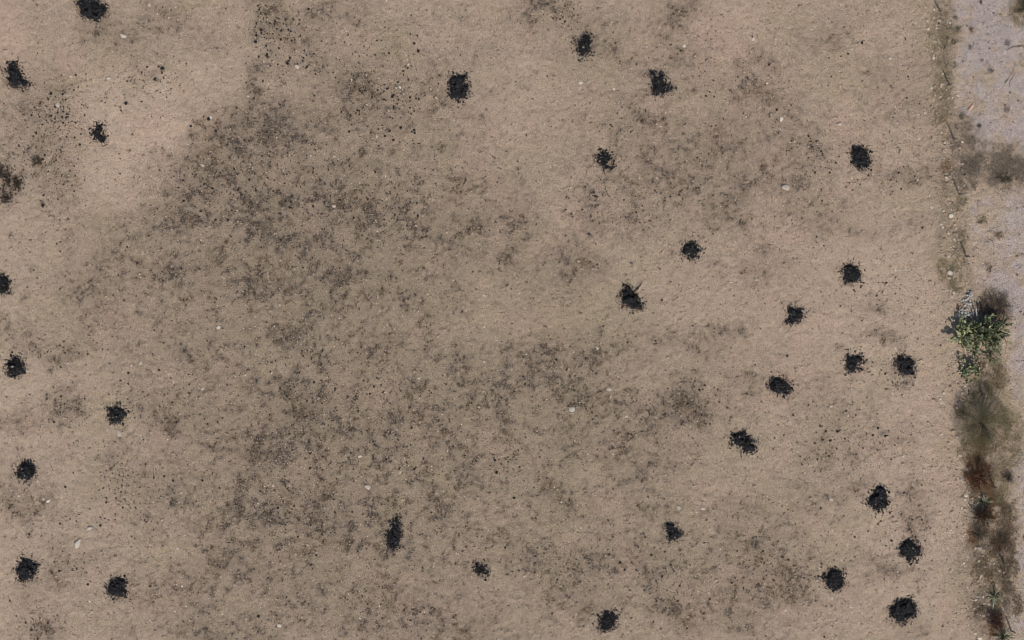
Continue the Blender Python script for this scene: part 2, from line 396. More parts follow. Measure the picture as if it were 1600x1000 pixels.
def colmat(name, rough=.9, spec=.2, nscale=20, lo=.7, hi=1.25, bump=0.):
    """colour from the 'Col' attribute (each piece has its own colour) with grain"""
    m, nt, b = newmat(name, rough, spec)
    a = N(nt, 'ShaderNodeAttribute', attribute_name='Col')
    g = N(nt, 'ShaderNodeNewGeometry').outputs['Position']
    n = noise(nt, g, nscale, 3)
    mul = N(nt, 'ShaderNodeVectorMath', operation='SCALE'); nt.links.new(a.outputs['Color'], mul.inputs[0])
    nt.links.new(maprange(nt, n, .3, .7, lo, hi), mul.inputs[3]); nt.links.new(mul.outputs[0], b.inputs['Base Color'])
    if bump:
        bp = N(nt, 'ShaderNodeBump'); bp.inputs['Strength'].default_value = bump; bp.inputs['Distance'].default_value = .02
        nt.links.new(n, bp.inputs['Height']); nt.links.new(bp.outputs['Normal'], b.inputs['Normal'])
    return m
def flatmat(name, c1, c2, nscale=8, rough=.85, spec=.25, bump=.4):
    m, nt, b = newmat(name, rough, spec)
    g = N(nt, 'ShaderNodeTexCoord').outputs['Object']
    n = noise(nt, g, nscale, 5, .65)
    oi = N(nt, 'ShaderNodeObjectInfo').outputs['Random']
    c = mixc(nt, maprange(nt, n, .3, .7), c1, c2)
    mul = N(nt, 'ShaderNodeVectorMath', operation='SCALE'); nt.links.new(c, mul.inputs[0])
    nt.links.new(mathn(nt, 'MULTIPLY_ADD', oi, .36, .82), mul.inputs[3]); nt.links.new(mul.outputs[0], b.inputs['Base Color'])
    bp = N(nt, 'ShaderNodeBump'); bp.inputs['Strength'].default_value = bump; bp.inputs['Distance'].default_value = .02
    nt.links.new(n, bp.inputs['Height']); nt.links.new(bp.outputs['Normal'], b.inputs['Normal'])
    return m
M_SOIL = ground_material()
M_BIT = colmat('loose_bits', .9, .15, 30)
M_HEAP = colmat('black_manure', .92, .12, 45, .5, 1.6, .6)
M_LEAF = colmat('leaf', .75, .25, 25, .75, 1.2)
M_BARK = colmat('bark', .9, .15, 30, .7, 1.25)
M_STONE = {
 'white': flatmat('stone_white', (.55, .48, .39), (.40, .345, .275)),
 'pale':  flatmat('stone_pale', (.50, .42, .34), (.36, .295, .235)),
 'grey':  flatmat('stone_grey', (.42, .39, .36), (.24, .23, .22)),
 'tan':   flatmat('stone_tan', (.43, .32, .235), (.30, .22, .165)),
}
M_PAD = [flatmat('cactus_green', (.175, .190, .088), (.120, .135, .064), 6, .6, .3, .2),
         flatmat('cactus_light', (.300, .300, .155), (.22, .228, .115), 6, .6, .3, .2),
         flatmat('cactus_grey', (.140, .150, .082), (.095, .106, .058), 6, .6, .3, .2)]
M_PADY = flatmat('cactus_yellow', (.40, .39, .17), (.30, .31, .13), 6, .6, .3, .2)
M_AGAVE = [flatmat('agave_leaf', (.095, .094, .052), (.150, .145, .080), 5, .55, .35, .1),  # dark leaves have shade put into the colour, pale ones stand for lit leaves
           flatmat('agave_pale_lit', (.30, .30, .19), (.20, .205, .125), 5, .55, .35, .1)]
M_POST = flatmat('post_wood', (.24, .205, .175), (.15, .125, .105), 14)
M_POSTPALE = flatmat('post_weathered', (.42, .40, .38), (.29, .275, .26), 14)
M_WIRE = flatmat('wire', (.16, .14, .13), (.10, .085, .075), 20, .6, .5)
M_STICK = flatmat('stick', (.20, .155, .12), (.12, .09, .07), 14)

# ------------------------------------------------------------------ terrain: one sheet, cut along the ragged edge of the track
def axis(lo, hi, step, far):
    core = np.arange(lo, hi + 1e-6, step)
    out = step * np.cumsum(1.45 ** np.arange(1, 23))
    out = out[out < far]
    return np.concatenate([(lo - out)[::-1], core, hi + out])
gx = axis(-33.6, 33.6, .08, 900); gy = axis(-21.6, 21.6, .08, 900)
GX, GY = np.meshgrid(gx, gy)
fx, fy = GX.ravel(), GY.ravel()
D, Y, K, L, R, V, MM = ground_masks(fx, fy)
H = height(fx, fy)
nx, ny = len(gx), len(gy)
ii = (np.arange(ny - 1)[:, None] * nx + np.arange(nx - 1)[None]).ravel()
quads = np.stack([ii, ii + 1, ii + nx + 1, ii + nx], 1)
SD = road_sd(fx, fy)
is_road = SD[quads].mean(1) > 2.0
m3 = np.stack([MM, MM, MM, np.ones_like(D)], 1); m1 = np.stack([D, Y, K, np.ones_like(D)], 1); m2 = np.stack([L, R, V, np.ones_like(D)], 1)
def sheet(name, sel):
    q = quads[sel]; used, inv = np.unique(q.ravel(), return_inverse=True)
    me = np_mesh(name, np.stack([fx, fy, H], 1)[used], inv.reshape(-1, 4), M_SOIL, smooth=True)
    for an, arr in (('m1', m1), ('m2', m2), ('m3', m3)):
        at = me.color_attributes.new(an, 'FLOAT_COLOR', 'POINT'); at.data.foreach_set('color', arr[used].astype(np.float32).ravel())
    o = link(bpy.data.objects.new(name, me)); return o
tag(sheet('ground', ~is_road), 'dry tan field of bare soil and matted dead weeds', 'ground', kind='structure')
tag(sheet('dirt_track', is_road), 'pale lilac grey dirt track along the right edge', 'dirt track', kind='structure')

# ------------------------------------------------------------------ black heaps
HEAPS = [ # origin x, origin y, zoom, fullness, height, outline, label
 (114,0,20,1.,.30,[(130,60),(190,30),(280,-60),(420,-120),(560,-60),(600,40),(820,40),(840,140),(1060,150),(1070,260),(1000,460),(900,560),(780,640),(720,700),(660,600),(520,640),(400,520),(240,430),(200,280),(120,160)],'large black crumbly heap cut off by the top edge, near the upper left corner'),
 (0,88,16.67,.75,.22,[(230,200),(330,130),(470,190),(440,330),(540,380),(560,520),(690,640),(760,700),(620,800),(420,820),(330,760),(160,630),(230,470),(100,380),(200,330)],'long slanting black heap by the left edge, highest of the heaps on that edge'),
 (124,178,16.67,.75,.16,[(450,270),(590,290),(640,420),(570,490),(700,590),(660,770),(540,740),(420,650),(350,560),(330,450),(430,390)],'small narrow black heap left of the dark weed patch, bite in its right side'),
 (881,40,16.67,.55,.16,[(500,200),(620,220),(710,320),(690,560),(650,700),(540,790),(440,840),(430,740),(340,650),(360,520),(320,440),(440,400)],'thin upright oval black heap with soil showing through, top centre right'),
 (686,106,16.67,.75,.24,[(330,220),(450,220),(540,200),(720,200),(680,330),(660,420),(760,480),(740,680),(680,790),(480,840),(340,800),(250,710),(270,560),(270,380)],'blocky black heap standing alone on bare soil, top centre'),
 (1001,101,16.67,.60,.18,[(220,160),(380,190),(400,300),(560,220),(620,310),(600,420),(700,480),(860,620),(740,720),(580,760),(440,780),(280,770),(310,640),(270,500),(320,350),(240,230)],'triangular dark heap pointing right, below and right of the thin upright oval heap'),
 (916,220,16.67,.65,.16,[(380,280),(500,300),(640,370),(640,480),(560,530),(560,600),(650,680),(720,560),(740,680),(620,730),(480,730),(360,640),(360,520),(250,490),(290,390)],'small hook shaped black heap with a bare notch on its right side'),
 (1313,214,16.67,.9,.24,[(330,240),(480,260),(560,300),(690,310),(700,440),(760,540),(760,650),(690,760),(560,800),(470,820),(370,720),(290,650),(320,530),(270,430),(280,340)],'full black heap on pinkish soil, highest of the heaps along the right side'),
 (1049,361,16.67,.8,.24,[(310,340),(430,310),(560,250),(640,360),(770,500),(700,600),(690,690),(560,740),(500,750),(460,610),(390,610),(290,640),(260,520),(310,430)],'clover shaped jet black heap above and right of the heap with a twig'),
 (955,435,16.67,.8,.26,[(430,130),(500,200),(500,300),(600,340),(700,470),(740,600),(840,680),(790,790),(560,810),(510,750),(420,690),(240,620),(290,500),(240,350),(330,300),(370,180)],'slanting blue black heap with a dark twig sticking out at its upper right'),
 (1299,397,16.67,.8,.24,[(400,280),(470,240),(560,320),(650,300),(690,420),(770,490),(740,640),(640,750),(500,760),(370,770),(310,620),(320,500),(280,380)],'round black heap with loose crumbs trailing below right of it, right side'),
 (1212,461,16.67,.85,.22,[(340,320),(520,340),(640,360),(720,470),(690,620),(580,680),(500,720),(430,770),(260,700),(330,600),(340,490),(320,400)],'small oval black heap with crumbs at its lower left, left of the two paired heaps'),
 (1304,538,16.67,.75,.20,[(300,280),(470,300),(620,280),(740,340),(750,470),(620,520),(590,600),(700,650),(560,670),(460,700),(350,700),(300,620),(320,500),(300,390)],'left one of two heaps side by side, ragged with bare soil in its right half'),
 (1384,541,16.67,.85,.22,[(350,230),(440,230),(500,300),(620,290),(710,400),(720,560),(720,730),(580,750),(420,730),(340,700),(320,580),(340,500),(270,400),(290,310)],'right one of two heaps side by side, upright and speckled, nearest the cactus'),
 (1187,573,16.67,.85,.24,[(320,280),(460,290),(600,340),(720,410),(790,500),(860,560),(760,640),(720,770),(620,720),(560,660),(460,710),(300,640),(230,540),(220,420),(310,380)],'wide lumpy black heap left of the two paired heaps and below the small oval one'),
 (1132,660,16.67,.7,.22,[(200,290),(320,280),(420,250),(530,230),(530,330),(660,380),(800,460),(700,560),(820,640),(790,740),(650,780),(560,800),(440,740),(500,640),(330,610),(190,560),(180,420)],'ragged black heap with pale specks and a thin twig above, lower centre right'),
 (1342,748,16.67,1.,.30,[(540,190),(650,210),(720,380),(740,560),(780,640),(740,730),(560,800),(480,830),(380,790),(290,680),(200,570),(300,440),(420,290)],'compact black heap shaped like a leaning triangle, upper one of the four lower right heaps'),
 (1392,829,16.67,1.,.28,[(340,250),(540,230),(620,310),(700,370),(780,470),(760,560),(720,660),(560,740),(480,800),(380,690),(240,660),(270,560),(210,450),(290,350)],'compact black heap right below the triangular one, above the largest lower right heap'),
 (1273,875,16.67,1.,.28,[(400,240),(500,210),(600,290),(740,280),(690,380),(760,470),(740,640),(710,730),(540,780),(420,750),(290,670),(300,570),(200,460),(280,380)],'rounded black heap with a small white stone just below it, leftmost of four lower right'),
 (1381,923,16.67,1.,.32,[(330,280),(480,220),(690,210),(720,290),(800,330),(870,500),(780,650),(600,760),(520,740),(550,810),(400,830),(330,750),(160,670),(180,560),(120,450),(260,380)],'largest black heap of the lower right four, wide and nearest the bottom edge'),
 (1020,799,16.67,.9,.20,[(330,330),(410,270),(530,350),(580,420),(680,470),(740,560),(710,650),(580,740),(440,740),(390,640),(400,560),(370,450),(390,400)],'small black heap shaped like a boot with a knob at its upper left'),
 (722,858,16.67,.55,.13,[(310,320),(440,370),(440,430),(540,430),(680,540),(680,680),(540,700),(400,640),(340,560)],'smallest dark heap, two patchy streaks right of the tall teardrop heap'),
 (921,940,16.67,.65,.20,[(390,260),(500,260),(650,260),(650,340),(740,390),(700,540),(620,650),(500,750),(330,760),(220,690),(290,560),(260,460),(370,380)],'loose black heap with crumbs all round it at the bottom edge, centre right'),
 (585,800,12.5,.85,.24,[(470,90),(500,200),(490,300),(530,390),(510,580),(450,700),(340,750),(260,690),(230,580),(250,400),(320,300),(350,200),(400,120)],'tall teardrop shaped black heap with a stained rim, lower centre'),
 (0,414,16.67,1.,.28,[(-200,260),(60,250),(190,330),(290,430),(220,560),(250,710),(60,760),(-200,740)],'black heap cut in half by the left edge'),
 (0,545,16.67,.95,.26,[(210,310),(350,240),(490,220),(540,330),(620,400),(640,540),(660,600),(540,700),(390,760),(300,700),(180,660),(180,540),(160,390)],'squarish black heap with a pale streak on top, near the left edge'),
 (152,618,16.67,1.,.26,[(290,330),(430,320),(480,230),(560,300),(680,320),(770,460),(720,550),(650,600),(640,690),(440,730),(340,660),(280,560),(300,450)],'dense round black heap with a pale broken stone just below it'),
 (10,706,16.67,1.,.28,[(460,250),(560,260),(720,340),(740,500),(750,630),(640,690),(530,770),(420,700),(310,680),(250,600),(290,480),(340,360)],'dense black heap with a pointed foot, middle one of three on the lower left edge'),
 (12,860,16.67,1.,.30,[(370,210),(420,260),(540,240),(700,310),(820,440),(740,530),(730,620),(600,740),(460,760),(400,820),(300,760),(310,640),(240,620),(230,500),(310,350),(400,300)],'jet black heap with a small horn at its upper left, lower left corner'),
 (153,887,16.67,1.,.28,[(420,270),(560,230),(720,330),(740,400),(690,520),(760,640),(740,780),(620,740),(500,770),(380,720),(260,660),(250,480),(330,370)],'black heap with a tail of crumbs at its lower right, bottom left area'),
]
def poly_sd(x, y, poly):
    """signed distance, positive inside"""
    d = np.full(x.shape, 1e9); ins = np.zeros(x.shape, bool); n = len(poly)
    for i in range(n):
        ax, ay = poly[i]; bx, by = poly[(i + 1) % n]
        vx, vy = bx - ax, by - ay
        t = np.clip(((x - ax) * vx + (y - ay) * vy) / (vx * vx + vy * vy + 1e-12), 0, 1)
        d = np.minimum(d, np.hypot(x - ax - t * vx, y - ay - t * vy))
        c = ((ay > y) != (by > y)) & (x < (bx - ax) * (y - ay) / (by - ay + 1e-12) + ax)
        ins ^= c
    return np.where(ins, d, -d)
def heap(k, name, poly, full, hgt, label, group, brown=0.):
    r = np.random.default_rng(100 + k)
    pts = np.array(poly); c = pts.mean(0); cz = hz(*c)
    lo, hi = pts.min(0) - .35, pts.max(0) + .35
    st = .035
    xs, ys = np.arange(lo[0], hi[0], st), np.arange(lo[1], hi[1], st)
    X, Yy = np.meshgrid(xs, ys); x, y = X.ravel(), Yy.ravel()
    sd = poly_sd(x, y, poly)
    sdn = sd - .035 + (fbm(x, y, .28, 4, 300 + k, .6) - .5) * .22 + (vnoise(x * 14, y * 14, 301 + k) - .5) * .09
    hole = fbm(x, y, .30, 3, 340 + k)
    sdn = np.where(hole > .42 + .235 * full, np.minimum(sdn, .02), sdn)
    prof = hgt * (1 - np.exp(-np.clip(sdn, 0, 9) / .20))
    lump = (fbm(x, y, .16, 3, 320 + k) - .5) * .16 * np.clip(sdn / .08, 0, 1)
    z = height(x, y) - .02 + prof + lump + np.clip(sdn, -.03, .03)
    w = len(xs); q = (np.arange(len(ys) - 1)[:, None] * w + np.arange(w - 1)[None]).ravel()
    Q = np.stack([q, q + 1, q + w + 1, q + w], 1)
    Q = Q[(sdn[Q] > -.01).all(1)]
    root = empty(name, (c[0], c[1], cz)); tag(root, label, 'heap', group)
    used, inv = np.unique(Q.ravel(), return_inverse=True)
    base = np.array([.0135, .0128, .0130]) * (1 - brown) + np.array([.030, .022, .014]) * brown
    vv = np.stack([x - c[0], y - c[1], z - cz], 1)[used]
    cc = base[None] * r.uniform(.6, 1.7, (len(used), 1))
    mobj('mound', vv, inv.reshape(-1, 4), M_HEAP, root, cc)
    # crumbs on and around the mound
    area = max(len(Q) * st * st, .1)
    n = int(900 * area * (.6 + .5 * full)) + 260
    px = r.uniform(lo[0], hi[0], n * 6); py = r.uniform(lo[1], hi[1], n * 6)
    s = poly_sd(px, py, poly)
    pr = np.where(s > 0, .85 * full + .1, .80 * np.exp(s / .105))
    keep = r.uniform(0, 1, n * 6) < pr * .62
    px, py, s = px[keep][:n], py[keep][:n], s[keep][:n]
    gi = np.clip(((py - lo[1]) / st).astype(int), 0, len(ys) - 1) * w + np.clip(((px - lo[0]) / st).astype(int), 0, w - 1)
    zz = np.where(sdn[gi] > -.01, z[gi], height(px, py))
    sz = r.lognormal(math.log(.022), .50, len(px)).clip(.009, .085)
    size = np.stack([sz * r.uniform(.8, 1.35, len(px)), sz * r.uniform(.7, 1.1, len(px)), sz * r.uniform(.6, .95, len(px))], 1)
    col = base[None] * r.uniform(.5, 3.2, (len(px), 1))
    pale = r.uniform(0, 1, len(px)) < .016
    col[pale] = np.array([.34, .30, .25]) * r.uniform(.6, 1.2, (pale.sum(), 1))
    pos = np.stack([px - c[0], py - c[1], zz - cz + size[:, 2] * .45], 1)
    Vc, Fc, Cc = lumps(ICO1, pos, size, .3, col, r)
    tag(mobj('crumbs', Vc, Fc, M_HEAP, root, Cc), kind='stuff')
    return root
for k, (ox, oy, zm, full, hgt, pl, label) in enumerate(HEAPS):
    poly = [P(ox + a / zm, oy + b / zm) for a, b in pl]
    heap(k, 'manure_heap', poly, full, hgt, label, 'black heaps set out over the field')
def blob(px, py, rr, seed):
    r = random.Random(seed)
    return [P(px + rr * r.uniform(.7, 1.25) * math.cos(t * math.pi / 5), py + rr * r.uniform(.7, 1.25) * math.sin(t * math.pi / 5)) for t in range(10)]
for k, (px, py, rr, lab) in enumerate([
  (3,266,6,'thin dark clump at the left edge, upper of the loose dark clumps there'),
  (12,279,7,'ragged dark brown clump near the left edge, left of its larger twin'),
  (26,286,8,'ragged dark brown clump near the left edge, largest of the loose dark clumps'),
  (10,309,8,'faint dark clump near the left edge, lowest of the loose dark clumps')]):
    heap(60 + k, 'dark_clump', blob(px, py, rr, 900 + k), .35, .07, lab, 'loose dark clumps at the left edge', .7)

# ------------------------------------------------------------------ single dark clods lying loose
CL = [(380 + a / 8.33, b / 8.33, r) for a, b, r in [(190,75,2),(210,125,2.2),(228,165,1.8),(230,390,3),(238,430,2),(170,460,2.5),(160,545,2.8),(420,280,2.4),(408,312,1.8),(435,375,1.8),(495,400,2),(590,390,2.2),(490,515,2.2),(460,620,1.6),(200,735,2.2),(310,710,2.6),(318,740,1.8),(575,825,3),(605,750,2.4),(850,120,2.2),(725,310,1.8),(745,465,1.7),(795,655,1.7),(825,715,1.8),(920,700,1.6),(940,965,2),(520,970,1.6),(565,945,1.5),(550,265,1.4),(300,290,1.4),(655,255,1.5),(710,830,1.5),(305,505,1.5)]]
CL += [(520 + a / 8.33, 100 + b / 8.33, r) for a, b, r in [(285,292,2.2),(285,208,1.6),(330,160,1.8),(270,155,1.5),(350,350,1.8),(290,255,1.6),(470,238,1.8),(670,270,1.8),(708,325,2.4),(585,345,2),(623,382,1.7),(512,400,1.4),(775,430,2.2),(855,465,2.2),(665,462,2.2),(690,475,1.5),(910,490,1.5),(850,238,2),(985,205,2),(920,92,2),(975,55,1.6),(345,608,1.6),(300,640,1.6),(275,620,1.3),(415,345,1.7),(42,348,1.4),(5,110,1.7),(780,710,1.6),(1005,570,1.6),(1060,860,2.2),(1030,885,2),(680,940,2.4),(790,990,2),(885,830,2.4),(740,870,2.2),(1120,460,2)]]
CL += [(653.5,80,3),(647,68,2.4),(652,56,1.7),(641,53,1.6),(1347,67,2.6),(1325,84,1.8),(1299,119.5,2),(1314,88,1.4),(1419,119.5,1.7),(1417,153,1.6),(1433,67,1.3),(197,162,3),(199,127,1.8),(242,123,2.4),(254,107,3.2),(248,104,2.2),(194,148,1.5),(287,142,1.3),(298,197,2.6),(326,186,3),(80,146,2.8),(98,147,2),(90,176,1.8),(97,183,2),(67,321,3.2),(94,378,1.7),(94,393,1.6),(53,422,1.5),(43,449,2),(199,386,2.2),(192,575,0),
 (954,195,2),(1010,144,0),(1153,120,1.8),(1160,138,1.6),(1116,151,1.6),(1152,102,1.4),(884,327,2.4),(893,334,1.8),(947,327,0),(920,365,2),(1031,420,1.8),(1009,437,0),(1047,307,1.8),(994,332,1.6),(1014,345,1.4),(1034,469,2.2),(1048,440,1.7),(1061,445,1.5),(996,338,1.3),(1276,370,2),(1287,384,1.8),(1441,356,2.2),(1345,449,2),(1334,453,1.8),(1336,455,1.4),(1370,462,2.2),(1379,456,1.7),(1399,459,1.7),(1357,274,2.2),(1358,273,0),(1340,281,1.6),(1344,288,1.5),(1322,642,2),(1339,645,0),(1239,649,1.8),(1343,640,1.6),(1308,674,2.4),(1297,688,2.2),(1364,680,2),(1348,700,1.8),(1250,713,1.8),(1210,684,1.6),(1230,556,2.6),(1311,655,1.5),
 (1282,794,2),(1292,775,1.5),(1231,796,1.5),(1395,807,1.8),(1368,808,1.5),(1397,909,1.5),(1288,995,2.2),(1253,918,1.4),(1034,901,2),(1062,915,2.2),(1041,937,0),(1059,939,2),(1000,880,0),(969,879,2.6),(976,890,2),(1008,839,1.7),(958,839,1.5),(1026,930,0),(1025,908,1.6),(1040,949,1.4),(1026,939,2),(803,778,2.4),(876,940,0),(773,719,2.4),(783,725,1.7),(790,717,1.5),(776,738,3),(504,548,2.2),(482,965,0),(404,963,2.6),(642,969,1.5),(482,944,1.5),
 (137,553,2),(146,532,1.6),(177,550,0),(175,526,1.4),(160,546,1.8),(276,660,1.8),(224,687,1.5),(102,761,2.2),(157,821,2.2),(143,779,1.4),(110,811,1.5),(94,818,1.8),(132,864,1.8),(135,894,1.6),(114,891,1.3),(93,892,2),(46,835,2.2),(533,0,0),(217,772,1.5),(194,780,1.5),(181,778,1.3),(164,810,1.4),(170,812,1.4),(180,803,1.3),(208,738,1.3),(157,738,1.5),(158,743,1.3),(171,728,1.3),(186,742,1.3),(178,728,1.1),(165,722,1.1),(200,735,1.1)]
CL = [c for c in CL if c[2] > 0]
SHORT = ['heap cut by the top edge','long slanting heap at the left edge','small narrow heap at upper left','thin upright oval heap','blocky heap at the top centre','triangular heap pointing right','small hook shaped heap','full heap on pinkish soil','clover shaped heap','slanting heap with a twig','round heap with trailing crumbs','small oval heap left of the paired heaps','left one of the paired heaps','right one of the paired heaps','wide lumpy heap','ragged heap at lower centre right','leaning triangle heap','heap below the leaning triangle heap','rounded heap at lower right','largest lower right heap','boot shaped heap','smallest patchy heap','loose heap at the bottom edge','tall teardrop heap','heap cut by the left edge','squarish heap near the left edge','dense round heap with a stone below','dense heap with a pointed foot','lower left corner heap with a horn','bottom left heap with a tail']
HC = [(h[0] + sum(p[0] for p in h[5]) / len(h[5]) / h[2], h[1] + sum(p[1] for p in h[5]) / len(h[5]) / h[2]) for h in HEAPS]
clod_mesh = []
for k in range(6):
    r = np.random.default_rng(500 + k)
    bv, bf = ICO2
    d = 1 + (r.normal(0, .12, (len(bv), 1)))
    v = bv * d * np.array([1., .85 + .2 * r.uniform(), .7])
    clod_mesh.append(np_mesh('clod', v, bf, M_HEAP, np.array([.016, .0150, .0145])[None] * r.uniform(.7, 1.9, (len(bv), 1))))
for k, (px, py, rr) in enumerate(CL):
    x, y = P(px, py); s = rr * S * .80
    o = bpy.data.objects.new('clod', clod_mesh[k % 6]); o.location = (x, y, hz(x, y) + s * .35)
    o.scale = (s * random.uniform(.85, 1.25), s * random.uniform(.8, 1.1), s); o.rotation_euler = (0, 0, random.uniform(0, 6.28))
    link(o)
    if py < 250 and 340 <= px < 720:
        side = 'left' if px < 460 else 'middle' if px < 560 else 'right'
        lev = 'top' if py < 60 else 'middle' if py < 120 else 'lower'
        g = ('small black clod in the %s rows, %s part, of the upper centre clod scatter' % (lev, side), 'black clods scattered at the upper centre')
    else:
        i = min(range(len(HC)), key=lambda q: (HC[q][0] - px) ** 2 + (HC[q][1] - py) ** 2)
        dx, dy = px - HC[i][0], py - HC[i][1]
        side = ('right of' if dx > 0 else 'left of') if abs(dx) > abs(dy) else ('below' if dy > 0 else 'above')
        far = 'just' if math.hypot(dx, dy) < 45 else 'well' if math.hypot(dx, dy) > 100 else 'a little'
        g = ('small black clod %s %s the %s' % (far, side, SHORT[i]), 'loose black clods near the ' + SHORT[i])
    tag(o, g[0], 'clod', g[1])

# ------------------------------------------------------------------ stones
stone_mesh = {}
def stone_me(kind, k):
    if (kind, k) not in stone_mesh:
        r = np.random.default_rng(700 + k)
        bv, bf = ICO2
        v = bv.copy()
        for _ in range(9):                              # knock flat facets off the lump
            n = r.normal(size=3); n /= np.linalg.norm(n); cut = r.uniform(.38, .74)
            dd = v @ n; v = v - np.clip(dd - cut, 0, None)[:, None] * n
        v = v * (1 + r.normal(0, .03, (len(v), 1)))
        v = v / np.abs(v).max(0) ; v[:, 2] = np.maximum(v[:, 2] * .62, -.5)
        stone_mesh[(kind, k)] = np_mesh('stone', v, bf, M_STONE[kind])
    return stone_mesh[(kind, k)]
def stone(px, py, w, h, kind='pale', label=None, group=None, rot=None, parent=None, name='stone', zoff=0., flat=.62, rel=None):
    x, y = P(px, py); k = random.randrange(8)
    o = bpy.data.objects.new(name, stone_me(kind, k))
    sx, sy = w * S * .50, h * S * .50; sz = min(sx, sy) * flat
    o.scale = (sx, sy, sz)
    o.rotation_euler = (random.uniform(-.15, .15), random.uniform(-.15, .15), math.radians(rot) if rot is not None else random.uniform(-.5, .5))
    z = hz(x, y) + sz * .25 + zoff
    o.location = (x, y, z) if rel is None else (x - rel[0], y - rel[1], z - rel[2])
    link(o, parent)
    if parent is None: tag(o, label, 'stone', group)
    return o
FIELD_STONES = [
 (90,164,7,9,'white','round whitish stone amid dark crumbs at the upper left'),
 (192,56,12,8,'pale','pale crumbly stone below and right of the top left heap'),
 (233,8,5,6,'pale','small pale stone at the top edge, right of the top left heap'),
 (111,120,7,5,'white','white chip right of the slanting heap on the left edge'),
 (170,122,8,5,'white','white chip beside weeds, between the top left heap and the narrow heap'),
 (329,183,6,5,'white','white chip with a black clod at its left, on the edge of the dark weeds'),
 (316,258,8,6,'pale','pale stone on the left edge of the darkest weed patch'),
 (464,104,8,7,'white','bright white three cornered chip below the scatter of clods'),
 (619,138,4,4,'white','left one of two tiny round white stones side by side'),
 (624.5,136,5,4.5,'white','right one of two tiny round white stones side by side'),
 (638,101,5,5,'white','small white chip above the two tiny round white stones'),
 (589,214,3.5,6,'white','narrow upright white chip in the weeds, upper centre'),
 (907,129,9,7,'white','white chip below the thin upright oval heap'),
 (959,139,5,5,'white','small white chip left of the triangular heap'),
 (1069,71,6,7,'white','small white chip on pinkish soil, above and right of the triangular heap'),
 (1177,61,5,6,'white','small white chip on the yellowish soil at the top right centre'),
 (1220.5,186,6,10,'white','chalk white ragged stone standing out on bare soil, right of centre top'),
 (1391.5,90,6.5,7,'white','bright white stone on bare soil near the top, left of the fence'),
 (1312,194,6,6,'pale','pale round stone above the full heap on pinkish soil'),
 (1227,293,14,11,'pale','broad pale flat stone left of the full heap on pinkish soil'),
 (522,323,9,6,'pale','pale flat stone in the dark weeds, centre left'),
 (895,640,12,9,'white','knobbly whitish stone with dark weeds above it, centre'),
 (951,608,10,6,'pale','pale flat stone just above a dark weed tangle, centre'),
 (954,620,3,6,'white','narrow white chip on the dark weed tangle below the pale flat stone'),
 (934,545,5,5,'pale','small pale stone between two dark tangles, centre'),
 (979,651,5,4,'white','small white chip left of the dark weed patch, centre right'),
 (655,592,7,4,'white','small white chip under a dark tangle at the centre'),
 (562,713,8,5,'white','white chip in the weeds below the centre left'),
 (625,739,6,9,'pale','pale upright stone in the weeds above the teardrop heap'),
 (574,761,10,8,'pale','pale stone above and left of the teardrop heap'),
 (437,978,9,6,'pale','pale stone in the weeds near the bottom edge'),
 (342,512,7,7,'white','white stone alone in thin weeds, left of centre'),
 (219.5,567,6,7,'white','white stone on bare soil right of the squarish heap'),
 (271,597,2.5,6,'white','thin slanting white chip, left of centre'),
 (317,608,5,5,'white','small round white stone right of the thin slanting chip'),
 (185,677,9,14,'pale','pale broken stone just below the dense round heap'),
 (121.5,849,17,14,'white','large squarish white slab above the lower left heaps'),
 (75,783,8,6,'white','white chip, right one of a touching pair above the lower left slab'),
 (68,780,5,4,'white','white chip, left one of a touching pair above the lower left slab'),
 (140,825,9,8,'grey','lilac grey flat stone above the large white slab'),
 (278,857,5,6,'white','small oval white stone right of the large white slab'),
 (285,916,6,3.5,'white','small flat white chip right of the bottom left heap with a tail'),
 (1060,793,8,6,'pale','pale stone above the boot shaped heap'),
 (1098,794,9,6,'pale','pale patchy stone right of the boot shaped heap'),
 (1298.5,635,4.5,4.5,'white','small white stone below and left of the two paired heaps'),
 (1300,935,6,6,'white','small white stone with a dark rim below the rounded heap'),
 (1108,927,5,5,'white','small white stone right of the loose bottom heap'),
 (1405,421,5,6,'pale','pale stone on bare soil right of the round heap with trailing crumbs'),
 (1434,281,5,5,'pale','small pale stone in the dark strip that leads to the fence'),
 (1182,437,6,5,'pale','pale stone on bare soil between the clover heap and the round heap'),
 (1298,780,6,7,'pale','pale stone left of the leaning triangle heap'),
 (1330,948,7,6,'pale','pale stone between the rounded heap and the largest heap'),
]
for a in FIELD_STONES: stone(a[0], a[1], a[2], a[3], a[4], a[5])
